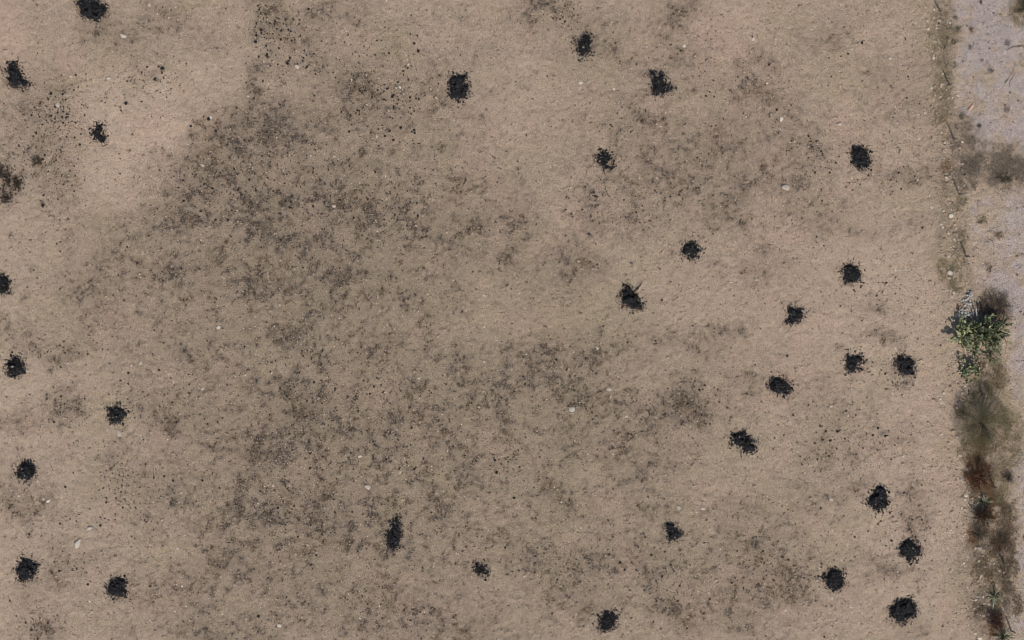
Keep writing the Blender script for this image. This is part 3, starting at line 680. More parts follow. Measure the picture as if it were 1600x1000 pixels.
VERGE = [ # stones of the broken wall line beside the fence
 (1431,35,4,5,'pale'),(1458.5,92,5.5,8,'white'),(1472,115.5,5,4.5,'white'),(1469.5,134,6,8,'tan'),(1455,167,4.5,5,'pale'),(1475,169,5,4,'pale'),(1478.5,171,4.5,4,'tan'),(1446,177,6,4,'pale'),(1467,197,5,5,'pale'),(1470.5,207,4.5,6,'pale'),(1436,217,4,5,'pale'),
 (1475.5,237.5,7,4.5,'pale'),(1474,245,5,4,'tan'),(1477,265,7,5,'tan'),(1478,272,6,5,'pale'),(1479,281,6,5,'tan'),(1481,287,7,4,'tan'),(1455,323,7,7,'pale'),(1468,327,5,6,'white'),(1486,337.5,9,8,'white'),(1473,355,6,5,'white'),(1490,374,5.5,4.5,'white'),(1482,401,6,5.5,'pale'),(1489,400.5,6,5,'pale'),(1483,426,11,8,'white'),(1485,303,6,4,'tan'),(1481,310,6,4,'tan'),(1434,281,0,0,'pale'),
 (1489.5,457,5.5,6,'white'),(1480,453.5,5,4,'pale'),(1487,464,4,3,'pale'),(1492,466,4,3,'pale'),(1500,494,7,7,'white'),(1509,495,6,5,'white'),(1480,503,0,0,'pale'),
 (1489,551,5,7,'pale'),(1493,555,5,6,'tan'),(1492,561,4,4,'pale'),(1541,570,5,5,'pale'),(1498,614,4,4,'pale'),(1504,615,7,6,'tan'),(1501,625,4,4,'grey'),(1502.5,629,4.5,4,'grey'),(1469,623.5,4,4,'white'),(1471,630,5,4,'white'),(1466,629,4,3,'pale'),(1465,619,3,3,'pale'),(1495,637,4,4,'pale'),(1502,646,4,3,'grey'),
 (1500,712,5,4.5,'pale'),(1502,750,7,7,'grey'),(1508.5,774,8,6,'white'),(1516,784,6,5,'tan'),(1505,783,5,4,'tan'),(1503,793,5,4,'pale'),(1518.5,791,5,5,'pale'),(1508,834,4,6,'pale'),(1477,832,4,3.5,'pale'),(1483,836.5,4,3,'pale'),(1500,841,4,3,'pale'),(1478,854,4,3,'tan'),
 (1529,876,7,6,'pale'),(1530,856,8,6,'grey'),(1557,865,6,8,'grey'),(1549,857,5,4,'grey'),(1535,868,5,5,'grey'),(1541,878,5,4,'pale'),(1552,880,5,5,'grey'),(1542,886,4,4,'pale'),(1532,900,7,7,'pale'),(1545,886.5,4,6,'white'),(1512,870,4,4,'pale'),(1500,889,4,4,'white'),(1486,890,4,4,'white'),(1502,896,3.5,3.5,'pale'),
 (1535,932,5,4,'white'),(1524.5,937,5,4.5,'white'),(1537,943,5,5,'pale'),(1544,944,5,4,'pale'),(1550,942,4,4,'grey'),(1556,937,4,4,'pale'),(1570.5,911.5,5,4,'white'),(1567,951,5,6,'pale'),(1565,938,4,3,'grey'),(1528,947,5,4,'pale'),(1512,925,0,0,'pale'),(1523,990,6,4,'pale'),(1531,998,10,6,'white'),(1543,987,4,4,'white'),(1516,936,3,3,'pale'),(1520,953,4,4,'tan'),(1536,962,5,5,'tan'),
]
NV = 0
for px, py, w, h, kd in VERGE:
    if w == 0: continue
    if w * h >= 45:
        seg = ('beside the upper fence posts' if py < 300 else 'in the stony strip above the grey rubble' if py < 480 else 'beside the cacti and the wispy shrub' if py < 700 else 'in the stony strip beside the rusty bushes' if py < 870 else 'in the stony strip at the lower right')
        big = {(1486,337.5):'squared whitish stone with a dark gap above it beside the fence, above the pale slab', (1483,426):'pale slab, widest stone of the strip above the grey rubble',
               (1500,494):'white squared stone at the lower left foot of the grey rubble', (1508.5,774):'whitish stone with a thin stick lying across it, by the rusty bushes',
               (1455,323):'pale stone set apart on the field side of the fence strip', (1502,750):'grey stone with a dark hollow left of the upper rusty bush',
               (1530,856):'lilac grey stone below the lower rusty bush', (1557,865):'upright pale grey stone in dry grass at the lower right',
               (1532,900):'pale stone casting a dark shadow above the spiky agave', (1531,998):'white stone cut by the bottom edge at the lower right',
               (1529,876):'pale stone with a dark rim on the field side, above the agave', (1469.5,134):'tan stone beside the foot of an upper fence post', (1504,615):'tan stone in the shade above left of the wispy shrub',
               }.get((px, py))
        if big: stone(px, py, w, h, kd, big, 'stones of the strip along the fence'); continue
    seg = ('upper' if py < 300 else 'middle' if py < 500 else 'shrub' if py < 720 else 'lower')
    word = {'white': 'whitish', 'pale': 'pale', 'tan': 'tan', 'grey': 'grey'}[kd]
    lab = {'upper': 'small pale stone in the stony strip beside the upper fence posts', 'middle': 'small pale stone in the stony strip above the cacti',
           'shrub': 'small pale stone on the field side of the cacti and wispy shrub', 'lower': 'small pale stone in the stony strip beside the rusty bushes and agaves'}[seg]
    lab = lab.replace('pale', word, 1)
    stone(px, py, w, h, kd, lab, 'small stones of the ' + seg + ' fence strip')

# grey rubble heap, every stone a part
rx0, ry0 = P(1512, 478); rz0 = hz(rx0, ry0)
rub = empty('rubble_heap', (rx0, ry0, rz0)); tag(rub, 'heap of grey and white rubble stones above the prickly pears', 'rubble')
rr = random.Random(5)
for k in range(95):
    t = rr.random(); py = 455 + 42 * t
    half = np.interp(py, [453, 462, 472, 485, 498], [2.5, 5, 9, 10.5, 8]); cx = np.interp(py, [453, 465, 478, 498], [1514.5, 1514, 1510, 1511])
    px = cx + rr.uniform(-1, 1) * half
    w = rr.choice([2.6, 3.2, 3.8, 4.6, 5.4])
    lay = max(0, 1 - abs(px - cx) / half) * .30 * rr.random()
    stone(px, py, w, w * rr.uniform(.7, 1), rr.choice(['grey', 'grey', 'grey', 'white']), parent=rub, zoff=lay, rot=rr.uniform(0, 180), flat=.75, rel=(rx0, ry0, rz0))

# ------------------------------------------------------------------ wire fence
FP = [(1468,18),(1483,133),(1490,218),(1499,304),(1510,401),(1527,505),(1538,632),(1552,760),(1568,880),(1580,985)]
fx0, fy0 = P(*FP[4]); fz0 = hz(fx0, fy0)
fence = empty('wire_fence', (fx0, fy0, fz0)); tag(fence, 'thin wire fence with slim posts between the field and the track', 'fence')
tops = []
for k, (px, py) in enumerate(FP):
    x, y = P(px, py); z = hz(x, y)
    hgt = 1.35
    lx, ly = random.uniform(-.05, .05), random.uniform(-.05, .05)
    mat = M_POST
    if k == 5: lx, ly, hgt, mat = -.20, .95, .75, M_POSTPALE
    if k == 6: lx, ly, hgt, mat = -.05, .62, 1.0, M_POSTPALE
    p0 = np.array([x - fx0, y - fy0, z - fz0 - .25]); p1 = np.array([x + lx - fx0, y + ly - fy0, z - fz0 + hgt])
    pts = [p0 + (p1 - p0) * t + np.array([.012 * math.sin(7 * t + k), .012 * math.cos(5 * t + k), 0]) for t in np.linspace(0, 1, 6)]
    Vt, Ft = tube(pts, np.linspace(.050, .042, 6), 7)
    mobj('post', Vt, Ft, mat, fence); tops.append((p0, p1, hgt))
for hh in (.35, .75, 1.15):
    pts = []
    for i, (p0, p1, hgt) in enumerate(tops):
        a = p0 + (p1 - p0) * ((hh * min(1, hgt / 1.35) + .25) / (hgt + .25))
        if i:
            b = pts[-1]
            for t in (.25, .5, .75): pts.append(b + (a - b) * t + np.array([0, 0, -.10 * math.sin(math.pi * t)]))
        pts.append(a)
    Vt, Ft = tube(pts, np.full(len(pts), .004), 4)
    mobj('wire', Vt, Ft, M_WIRE, fence)

# ------------------------------------------------------------------ prickly pears
def pad_mesh(k, mat):
    r = np.random.default_rng(800 + k)
    bv, bf = ICO2
    v = bv.copy(); t = (v[:, 1] + 1) / 2                       # obovate: narrow foot, broad tip
    wid = .42 + .78 * np.sin(np.clip(t, 0, 1) * 2.0) ** 1.1
    v = np.stack([v[:, 0] * wid * .105, (v[:, 1] + 1) * .165, v[:, 2] * .026], 1)
    v[:, 2] += .03 * np.sin(t * 2.2 + k) - .01                 # slight curl
    v += r.normal(0, .002, v.shape)
    return np_mesh('pad', v, bf, mat, smooth=True)
PADS = [pad_mesh(0, M_PAD[0]), pad_mesh(1, M_PAD[1]), pad_mesh(2, M_PAD[2]), pad_mesh(3, M_PADY)]
def cactus(seed, label, bases, levels, mix, spread=.85, tilt=(45, 85)):
    r = random.Random(seed)
    c = np.mean([P(*b[:2]) for b in bases], axis=0); cz = hz(*c)
    root = empty('prickly_pear', (c[0], c[1], cz)); tag(root, label, 'cactus', 'prickly pears on the stony strip')
    def add(mtx, s, lv, top):
        me = PADS[r.choices(range(4), mix)[0]] if not top else PADS[r.choices([0, 1, 2, 3], [mix[0] * .6, mix[1] * 1.6, mix[2], mix[3]])[0]]
        o = bpy.data.objects.new('pad', me); o.parent = root
        o.matrix_local = mtx @ Matrix.Scale(s * .94, 4); COL.objects.link(o)
    def grow(mtx, s, lv, maxlv):
        add(mtx, s, lv, lv == maxlv)
        if lv >= maxlv: return
        n = r.choice([1, 2, 2, 3]) if lv < 2 else r.choice([1, 1, 2])
        for i in range(n):
            sx = (i - (n - 1) / 2) * .55 + r.uniform(-.2, .2)      # where on the rim
            tip = Vector((sx * .15 * s, (.29 - .07 * abs(sx)) * s, 0))
            ang = -sx * .95
            m = mtx @ Matrix.Translation(tip) @ Matrix.Rotation(ang, 4, 'Z') @ Matrix.Rotation(r.uniform(-spread, spread) * .8, 4, 'X') @ Matrix.Rotation(r.uniform(-1.2, 1.2), 4, 'Y')
            d = (m.to_3x3() @ Vector((0, 1, 0)))
            if d.z < -.05: m = m @ Matrix.Rotation(.9, 4, 'X'); d = (m.to_3x3() @ Vector((0, 1, 0)))
            if d.z < -.1: continue
            grow(m, s * r.uniform(.82, 1.02), lv + 1, maxlv)
    for (px, py, n, sc) in bases:
        x, y = P(px, py); z = hz(x, y)
        for i in range(n):
            m = Matrix.Translation((x - c[0] + r.uniform(-.12, .12), y - c[1] + r.uniform(-.12, .12), z - cz - .05)) @ Matrix.Rotation(r.uniform(0, 6.28), 4, 'Z') @ Matrix.Rotation(math.radians(r.uniform(*tilt)), 4, 'X') @ Matrix.Rotation(r.uniform(-1, 1), 4, 'Y')
            grow(m, sc * r.uniform(.9, 1.1), 0, levels + (1 if r.random() < .4 else 0))
    return root
cactus(11, 'broad prickly pear with light green pads, left one beside the grey rubble', [(1500,517,3,1.2),(1506,525,4,1.2),(1512,519,3,1.15),(1499,531,3,1.1),(1510,512,2,1.1),(1507,537,2,1.1)], 2, [2.5,6,1.5,.8], tilt=(35, 80))
cactus(12, 'dark dense prickly pear, right one of the two upper cacti', [(1535,514,4,1.05),(1539,509,4,1.05),(1543,519,6,1.1),(1549,510,4,1.1),(1554,517,4,1.),(1543,530,3,1.),(1551,540,2,.85),(1545,553,2,.75)], 4, [6,1,4,.15])
cactus(13, 'lowest prickly pear, spreading down between the upper cacti and the wispy shrub', [(1522,553,2,.85),(1520,571,3,.9),(1527,583,2,.9),(1505,582,2,.8),(1515,585,2,.85),(1526,597,1,.9)], 3, [6,2,3,.3])
cactus(14, 'tiny yellow green prickly pear between the left and the lowest cactus', [(1500,561,2,.95)], 1, [0,2,0,4])

# ------------------------------------------------------------------ shrubs, bushes, weeds
def leaf_faces(pos, r, ln, wd, cols, tilt=1.):
    n = len(pos)
    d = r.normal(size=(n, 3)); d[:, 2] *= tilt; d /= np.linalg.norm(d, axis=1)[:, None]
    e = np.cross(d, r.normal(size=(n, 3))); e /= np.linalg.norm(e, axis=1)[:, None] + 1e-9
    l = ln * r.uniform(.6, 1.3, (n, 1)); w = wd * r.uniform(.6, 1.3, (n, 1))
    V = np.stack([pos, pos + d * l * .5 + e * w * .5, pos + d * l, pos + d * l * .5 - e * w * .5], 1).reshape(-1, 3)
    b = np.arange(n)[:, None] * 4
    F = np.concatenate([b + np.array([[0, 1, 2]]), b + np.array([[0, 2, 3]])])
    return V, F, np.repeat(cols, 4, axis=0)
def pick(r, pal, n, jit=.25):
    pal = np.array(pal); c = pal[r.integers(0, len(pal), n)] * r.uniform(1 - jit, 1 + jit, (n, 1))
    return c
def shrub(seed, name, label, cat, px, py, rx, ry, hgt, ntw, nleaf, ll, lw, pal, bark, group=None, fill=.35, lean=(0, 0), hollow=.0, tr=1.):
    r = np.random.default_rng(seed)
    x0, y0 = P(px, py); z0 = hz(x0, y0)
    root = empty(name, (x0, y0, z0)); tag(root, label, cat, group)
    tubes, ends = [], []
    for k in range(ntw):
        a = r.uniform(0, 2 * math.pi); q = math.sqrt(r.uniform(hollow, 1))
        tip = np.array([math.cos(a) * rx * S * q, math.sin(a) * ry * S * q, hgt * (.35 + .65 * (1 - q * q) ** .5) * r.uniform(.6, 1.05)])
        tip[:2] += np.array(lean) * tip[2]
        b = np.array([math.cos(a) * .06, math.sin(a) * .06, -.05])
        mid = b + (tip - b) * .5 + np.array([0, 0, .18 * hgt]) + r.normal(0, .05, 3)
        ts = np.linspace(0, 1, 6)[:, None]
        pts = (1 - ts) ** 2 * b + 2 * ts * (1 - ts) * mid + ts ** 2 * tip + r.normal(0, .012, (6, 3)) * (ts > 0)
        pts[:, 2] = np.maximum(pts[:, 2], -.05)
        tubes.append((pts, np.linspace(.016, .005, 6) * tr))
        ends += [(pts[i], pts[i + 1]) for i in (2, 3, 4)] * 2
        for s in range(3):
            i = r.integers(2, 6); st = pts[i]
            dr = (tip - b); dr /= np.linalg.norm(dr); dr = dr + r.normal(0, .55, 3); dr /= np.linalg.norm(dr)
            le = r.uniform(.15, .40) * min(1., rx * S)
            sub = np.array([st, st + dr * le * .5 + r.normal(0, .02, 3), st + dr * le])
            sub[:, 2] = np.maximum(sub[:, 2], .01)
            tubes.append((sub, np.array([.007, .005, .003]) * tr)); ends += [(sub[0], sub[1]), (sub[1], sub[2]), (sub[1], sub[2])]
    parts = []
    for pts, rad in tubes:
        Vt, Ft = tube(pts, rad, 3); parts.append((Vt, Ft, pick(r, bark, 1)[[0] * len(Vt)]))
    Vb, Fb, Cb = merge(parts)
    mobj('branches', Vb, Fb, M_BARK, root, Cb)
    if nleaf:
        E = np.array(ends); id_ = r.integers(0, len(E), nleaf); t = r.uniform(0, 1, (nleaf, 1))
        pos = E[id_, 0] * (1 - t) + E[id_, 1] * t + r.normal(0, .025, (nleaf, 3)); pos[:, 2] = np.maximum(pos[:, 2], .015)
        nf = int(nleaf * fill)                                    # fine twigs that no branch drawn here carries
        a = r.uniform(0, 6.283, nf * 3); q = np.sqrt(r.uniform(0, 1, nf * 3)); zz = r.uniform(0.02, 1, nf * 3)
        fp = np.stack([np.cos(a) * q * rx * S * 1.05, np.sin(a) * q * ry * S * 1.05, zz * hgt * np.sqrt(np.clip(1.05 - q * q, 0, 1))], 1)
        cl = fbm(fp[:, 0] + px, fp[:, 1] + py, .45, 3, seed) + .45 * (r.uniform(0, 1, nf * 3) - .5) - .22 * q * q
        fp = fp[np.argsort(-cl)[:nf]]; pos[:nf] = fp
        Vl, Fl, Cl = leaf_faces(pos, r, ll, lw, pick(r, pal, nleaf, .35))
        mobj('foliage', Vl, Fl, M_LEAF, root, Cl)
    return root
OLIVE = [(.105,.095,.040),(.085,.088,.036),(.13,.105,.05),(.075,.06,.03),(.145,.125,.06)]
RUST = [(.24,.095,.036),(.16,.068,.030),(.28,.13,.055),(.05,.03,.02),(.03,.022,.016)]
DGREEN = [(.05,.062,.028),(.07,.085,.035),(.04,.05,.025),(.09,.10,.05)]
BROWN = [(.11,.085,.06),(.08,.06,.045),(.14,.11,.075),(.06,.048,.038)]
BK = [(.10,.075,.055),(.07,.052,.04)]; BKG = [(.13,.11,.09),(.09,.075,.062)]
shrub(21,'wispy_shrub','large wispy olive shrub spreading below the lowest prickly pear','shrub',1535,660,42,52,1.9,80,17000,.085,.017,OLIVE,BK,fill=.75,tr=.55)
shrub(22,'dry_bush_shade','purplish brown leafless bush with cactus shadow put into its dark spread, above the dark prickly pear','bush',1557,481,33,30,.42,120,3400,.07,.013,[(.10,.08,.07),(.075,.06,.055),(.13,.10,.08)],[(.085,.065,.06),(.065,.05,.045)],fill=.7,tr=.6)  # bush widened and darkened to carry part of the prickly pear's shadow
shrub(23,'rusty_bush','rust brown dead bush with a dark middle, upper one of the two','bush',1530,745,21,29,.85,90,4200,.07,.024,RUST,[(.05,.035,.03)],'rusty bushes')
shrub(24,'rusty_bush','dark bush with rusty edges below the sprawling green agave','bush',1536,806,19,17,.9,90,3600,.065,.022,[(.03,.032,.02),(.045,.042,.025),(.22,.09,.035),(.03,.028,.02)],[(.04,.03,.025)],'rusty bushes')
shrub(25,'red_brown_bush','round red brown bush near the bottom edge, below the spiky agave','bush',1556,969,16,16,.7,80,3000,.06,.02,[(.12,.05,.032),(.16,.065,.035),(.075,.038,.03),(.05,.03,.026)],[(.05,.035,.03)])
shrub(26,'low_bush','low grey green and reddish bush below the lower rusty bush','bush',1529,832,17,17,.45,60,1500,.05,.02,[(.10,.095,.06),(.075,.08,.05),(.16,.085,.05),(.12,.10,.075)],BKG)
shrub(27,'green_weed','dark green weed in the grassy gap of the track','weed',1569,278,15,11,.2,45,650,.06,.02,DGREEN,BK)
shrub(28,'corner_weed','olive weed clump cut off by the right edge at the top','weed',1601,12,22,22,.35,60,1400,.055,.02,[(.10,.09,.045),(.12,.105,.055),(.07,.065,.035)],BKG)
shrub(29,'brown_weed','small brown olive weed among dark litter near the left edge','weed',58,252,10,10,.2,40,700,.05,.02,[(.10,.075,.035),(.07,.052,.028),(.13,.10,.05)],BK)
shrub(30,'dead_bush','dull brown dead bush in the dry grass beside the track, lower right','bush',1563,846,16,18,.4,60,420,.06,.02,[(.13,.085,.045),(.16,.10,.05),(.09,.065,.04)],BK)
shrub(31,'dead_bush','sparse grey brown dead bush beside the track, right of the upper rusty bush','bush',1575,745,13,12,.3,50,500,.04,.016,BROWN,BKG)
# small tufts
def tuft(seed, px, py, rr, hgt, n, pal, label, group=None, name='weed_tuft', cat='weed'):
    r = np.random.default_rng(seed); x0, y0 = P(px, py); z0 = hz(x0, y0)
    root = empty(name, (x0, y0, z0)); tag(root, label, cat, group)
    a = r.uniform(0, 6.283, n); q = r.uniform(0, .8, n) * rr * S
    el_ = r.uniform(.5, 1., 2); th = r.uniform(0, 3.14); bx_, by_ = np.cos(a) * q * el_[0], np.sin(a) * q * el_[1]
    pos = np.stack([bx_ * math.cos(th) - by_ * math.sin(th), bx_ * math.sin(th) + by_ * math.cos(th), np.full(n, -.01)], 1)
    V_, F_, C_ = blades(pos, a + r.normal(0, .6, n), r.uniform(.4, 1., n) * rr * S * .8, r.uniform(.012, .03, n), r.uniform(.3, 1., n) * hgt, pick(r, pal, n, .3))
    mobj('blades', V_, F_, M_LEAF, root, C_)
GT = [(.085,.080,.045),(.06,.058,.035),(.11,.095,.06)]
for k, (px, py, rr, pal, lab) in enumerate([
  (1493,27,7,GT,'dark weed tuft at the left edge of the track, topmost of three'),
  (1495,46,9,GT,'dark weed tuft at the left edge of the track, middle of three'),
  (1489,66,9,GT,'dark weed tuft at the left edge of the track, lowest of three'),
  (1519,46,8,[(.13,.085,.05),(.08,.06,.04)],'rusty weed tuft on the track beside the three dark tufts'),
  (1519,74,9,BROWN,'brown weed tuft on the track below the rusty one'),
  (1533,93,6,BROWN,'tiny brown weed tuft on the track above the grey brown one'),
  (1549,111,9,[(.13,.11,.095),(.10,.08,.07)],'grey brown weed tuft on the track left of the forked sticks'),
  (1490,101,6,GT,'small dark weed tuft at the track edge below the three dark tufts'),
  (1530,197,9,GT,'dark weed tuft on the track below the orange scrap'),
  (1502,182,9,GT,'dark weed tuft at the track edge left of the orange scrap'),
  (1574,171,10,[(.14,.115,.10),(.11,.085,.075)],'grey weed tuft on the track below the forked sticks'),
  (1533,3,6,BROWN,'brown weed tuft on the track at the top edge'),
  (1574,67,7,[(.15,.13,.12),(.12,.10,.09)],'faint grey weed tuft left of the curved stick'),
  (1534,343,14,[(.15,.115,.065),(.11,.085,.05)],'yellow brown grass tuft on the track below the grassy gap'),
  (1547,372,12,[(.15,.115,.065),(.11,.085,.05)],'brown grass tuft, left one of a pair on the track'),
  (1561,368,12,[(.15,.115,.065),(.11,.085,.05)],'brown grass tuft, right one of a pair on the track'),
  (1545,417,10,BROWN,'flat brown weed tuft on the track above the leafless bush')]):
    tuft(1000 + k, px, py, rr, .10, 75, pal, lab, 'weed tufts on the track')

# agaves: every leaf a part
def agave_leaf(k, mat):
    n = 7; V_, F_ = [], []
    for i in range(n):
        t = i / (n - 1); w = .056 * (1 - t) ** .7 + .004 if t > .25 else .036 + .07 * t
        y = t * .62; z = .34 * math.sin(t * 1.9) - .10 * t * t * (1 + k)
        V_ += [(-w, y, z + w * .45), (0, y, z - .006), (w, y, z + w * .45), (0, y, z + .016 * (1 - t))]
    for i in range(n - 1):
        a, b = i * 4, i * 4 + 4
        for j in range(4):
            m = (j + 1) % 4
            F_ += [(a + j, a + m, b + m), (a + j, b + m, b + j)]
    return np_mesh('leaf', V_, F_, mat, smooth=True)
ALEAF = [agave_leaf(0, M_AGAVE[0]), agave_leaf(.5, M_AGAVE[1]), agave_leaf(1, M_AGAVE[0])]
def agave(seed, label, px, py, n, sc, a0=0, a1=360, pale_lit_frac=.4):
    r = random.Random(seed); x, y = P(px, py)
    root = empty('agave', (x, y, hz(x, y))); tag(root, label, 'agave', 'agaves on the stony strip')
    for i in range(n):
        o = bpy.data.objects.new('leaf', ALEAF[1] if r.random() < pale_lit_frac else ALEAF[r.choice([0, 2])])
        o.location = (0, 0, -.02); s = sc * r.uniform(.6, 1.15); o.scale = (s * r.uniform(.7, 1.2), s, s * r.uniform(.8, 1.2))
        o.rotation_euler = (r.uniform(-.25, .85), r.uniform(-.3, .3), math.radians(a0 + (a1 - a0) * (i + r.uniform(-1.1, 1.1)) / n))
        link(o, root)
agave(41, 'sprawling pale green agave between the two rusty bushes', 1535, 783, 15, 1.1, pale_lit_frac=.5)
agave(42, 'spiky grey green agave casting a dark shadow, above the red brown bush', 1553, 931, 13, 1.2, pale_lit_frac=.3)
agave(43, 'green agave cut off by the bottom edge, below the red brown bush', 1566, 995, 17, 1.4, pale_lit_frac=.2)
agave(44, 'small grey agave of thin leaves just below the spiky agave', 1551, 944, 7, .6, pale_lit_frac=.4)

# ------------------------------------------------------------------ sticks and scraps
def stick(name, label, lines, rad, mat=M_STICK, cat='stick', lift=.03):
    cx, cy = P(*lines[0][0]); cz = hz(cx, cy)
    parts = []
    for ln in lines:
        pts = []
        for i in range(len(ln) - 1):
            for t in np.linspace(0, 1, 4)[:-1]:
                pts.append((ln[i][0] + (ln[i + 1][0] - ln[i][0]) * t, ln[i][1] + (ln[i + 1][1] - ln[i][1]) * t))
        pts.append(ln[-1])
        p3 = []
        for i, q in enumerate(pts):
            x, y = P(q[0] + random.uniform(-.3, .3), q[1] + random.uniform(-.3, .3)); p3.append((x - cx, y - cy, hz(x, y) - cz + lift))
        Vt, Ft = tube(p3, np.linspace(rad, rad * .55, len(p3)), 6); parts.append((Vt, Ft))
    V_, F_, _ = merge(parts)
    o = mobj(name, V_, F_, mat, None, loc=(cx, cy, cz)); tag(o, label, cat); return o
stick('stick', 'forked dry sticks lying on the track, upper right', [[(1570,131),(1576,122),(1582,113),(1584,106)],[(1577,136),(1578,127),(1583,120),(1587,112)],[(1570,131),(1571,127),(1577,121)]], .022)
stick('stick', 'curved dry stick on the track reaching the right edge', [[(1573,79),(1579,75),(1588,72),(1602,71)],[(1588,72),(1594,73),(1600,74)]], .024)
stick('twig', 'dark twig poking out of the slanting blue black heap', [[(990,455),(997,450.5),(1001,445),(1003,441)]], .03, flatmat('dark_twig', (.05,.04,.035),(.03,.025,.02)), 'twig', .05)
stick('stick', 'thin stick leaning across stones left of the sprawling agave', [[(1513,757),(1508,768),(1503,774),(1496,780)]], .016)
stick('stick', 'short dark stick standing in the strip left of the upper rusty bush', [[(1496,709),(1496.5,705),(1499,707)]], .022)
stick('twig', 'thin dark twig on bare soil above the lower left heap', [[(1152,673),(1154,667)],[(1169,669),(1171,674)]], .012, cat='twig')
# orange and white scrap: bent strip of board with a worn face
def scrap(label, px, py, l, w, rot, c1, c2, bend):
    m = flatmat('scrap_paint', c1, c2, 5); x, y = P(px, py); z = hz(x, y)
    n = 6; V_, F_ = [], []
    for i in range(n):
        t = i / (n - 1) - .5
        for sx in (-.5, .5):
            for dz in (0, .022): V_.append((t * l, sx * w * (1 - .25 * abs(t)), .02 + dz + bend * (t * t) + random.uniform(0, .006)))
    for i in range(n - 1):
        a, b = i * 4, i * 4 + 4
        for q in ((0, 1, 3, 2),):
            pass
        for (p, s) in ((0, 1), (1, 3), (3, 2), (2, 0)): F_ += [(a + p, a + s, b + s), (a + p, b + s, b + p)]
    e = (n - 1) * 4; F_ += [(0, 2, 3), (0, 3, 1), (e, e + 1, e + 3), (e, e + 3, e + 2)]
    o = mobj('board_scrap', V_, F_, m, None, loc=(x, y, z)); o.rotation_euler = (0, 0, math.radians(rot)); tag(o, label, 'scrap')
scrap('orange and white broken scrap lying on the pale track', 1517, 168, .46, .15, 52, (.50,.22,.12), (.62,.50,.42), .10)

# ------------------------------------------------------------------ loose cover nobody could count
XR, YR = (-33.0, 33.0), (-21.0, 21.0)
def scatter(n, fn, over=4):
    x = rng.uniform(*XR, n * over); y = rng.uniform(*YR, n * over)
    w = fn(x, y); k = rng.uniform(0, 1, n * over) < w
    return x[k][:n], y[k][:n]
def stuff(name, label, cat, V_, F_, C_, mat):
    o = mobj(name, V_, F_, mat, None, C_); tag(o, label, cat, kind='stuff'); return o
# mask lookup on the fine grid
core_x0 = int(np.searchsorted(gx, -33.6 - 1e-6)); core_y0 = int(np.searchsorted(gy, -21.6 - 1e-6))
DG, YG, RG, VG, HG = (q.reshape(ny, nx) for q in (D, Y, R, V, H))
def look(G, x, y):
    i = np.clip(np.round((x + 33.6) / .08).astype(int) + core_x0, 0, nx - 1); j = np.clip(np.round((y + 21.6) / .08).astype(int) + core_y0, 0, ny - 1)
    return G[j, i]
# pale grit
x, y = scatter(17000, lambda x, y: .22 + .25 * look(VG, x, y) + .12 * (1 - look(DG, x, y)))
n = len(x); sz = rng.lognormal(math.log(.018), .50, n).clip(.008, .05)
pc = pick(rng, [(.58,.49,.39),(.72,.65,.55),(.50,.40,.29),(.55,.47,.40),(.42,.27,.18)], n, .25)
V_, F_, C_ = lumps(OCT, np.stack([x, y, look(HG, x, y) + sz * .3], 1), np.stack([sz * 1.25, sz, sz * .75], 1), .3, pc)
stuff('grit', 'pale grit and tiny stones strewn over the whole field', 'gravel', V_, F_, C_, M_BIT)
# soil crumbs of the field's own colour
x, y = scatter(46000, lambda x, y: .25 + .25 * look(VG, x, y))
n = len(x); sz = rng.lognormal(math.log(.027), .48, n).clip(.01, .09)
pc = pick(rng, [(.33,.245,.175),(.40,.30,.215),(.27,.20,.145),(.45,.34,.25)], n, .2)
V_, F_, C_ = lumps(OCT, np.stack([x, y, look(HG, x, y) + sz * .3], 1), np.stack([sz * 1.3, sz, sz * .8], 1), .3, pc)
stuff('soil_crumbs', 'crumbs of dry tan soil all over the field', 'soil', V_, F_, C_, M_BIT)
# dark litter
x, y = scatter(52000, lambda x, y: .02 + .95 * look(DG, x, y) ** 1.7, 12)
n = len(x); sz = rng.lognormal(math.log(.018), .50, n).clip(.008, .06)
pc = pick(rng, [(.06,.047,.037),(.09,.067,.048),(.045,.037,.031),(.11,.077,.05),(.03,.026,.023)], n, .3)
V_, F_, C_ = lumps(OCT, np.stack([x, y, look(HG, x, y) + sz * .25], 1), np.stack([sz * 1.5, sz * .9, sz * .7], 1), .35, pc)
stuff('dark_litter', 'dark crumbs and weed litter scattered in patches over the field', 'litter', V_, F_, C_, M_BIT)
# flattened dead weed stalks
x, y = scatter(60000, lambda x, y: (.20 + .35 * look(DG, x, y) + .25 * look(YG, x, y)) * (1 - .85 * look(RG, x, y)), 5)
n = len(x)
dk = look(DG, x, y)[:, None]; mixv = rng.uniform(0, 1, (n, 1))
straw = pick(rng, [(.34,.27,.175),(.40,.32,.22),(.28,.22,.15),(.31,.235,.165)], n, .2); dead = pick(rng, [(.10,.08,.06),(.13,.105,.075),(.075,.062,.05)], n, .3)
pc = np.where(mixv < dk * .9 + .06, dead, straw)
dirn = np.where(rng.uniform(0, 1, n) < .3, .62 + rng.normal(0, .5, n), rng.uniform(0, 6.28, n))
V_, F_, C_ = blades(np.stack([x, y, look(HG, x, y) + .012], 1), dirn, rng.uniform(.06, .20, n), rng.uniform(.008, .022, n), rng.uniform(.0, .06, n), pc)
stuff('dead_stalks', 'flattened straw and dead weed stalks over the field', 'dry grass', V_, F_, C_, M_LEAF)
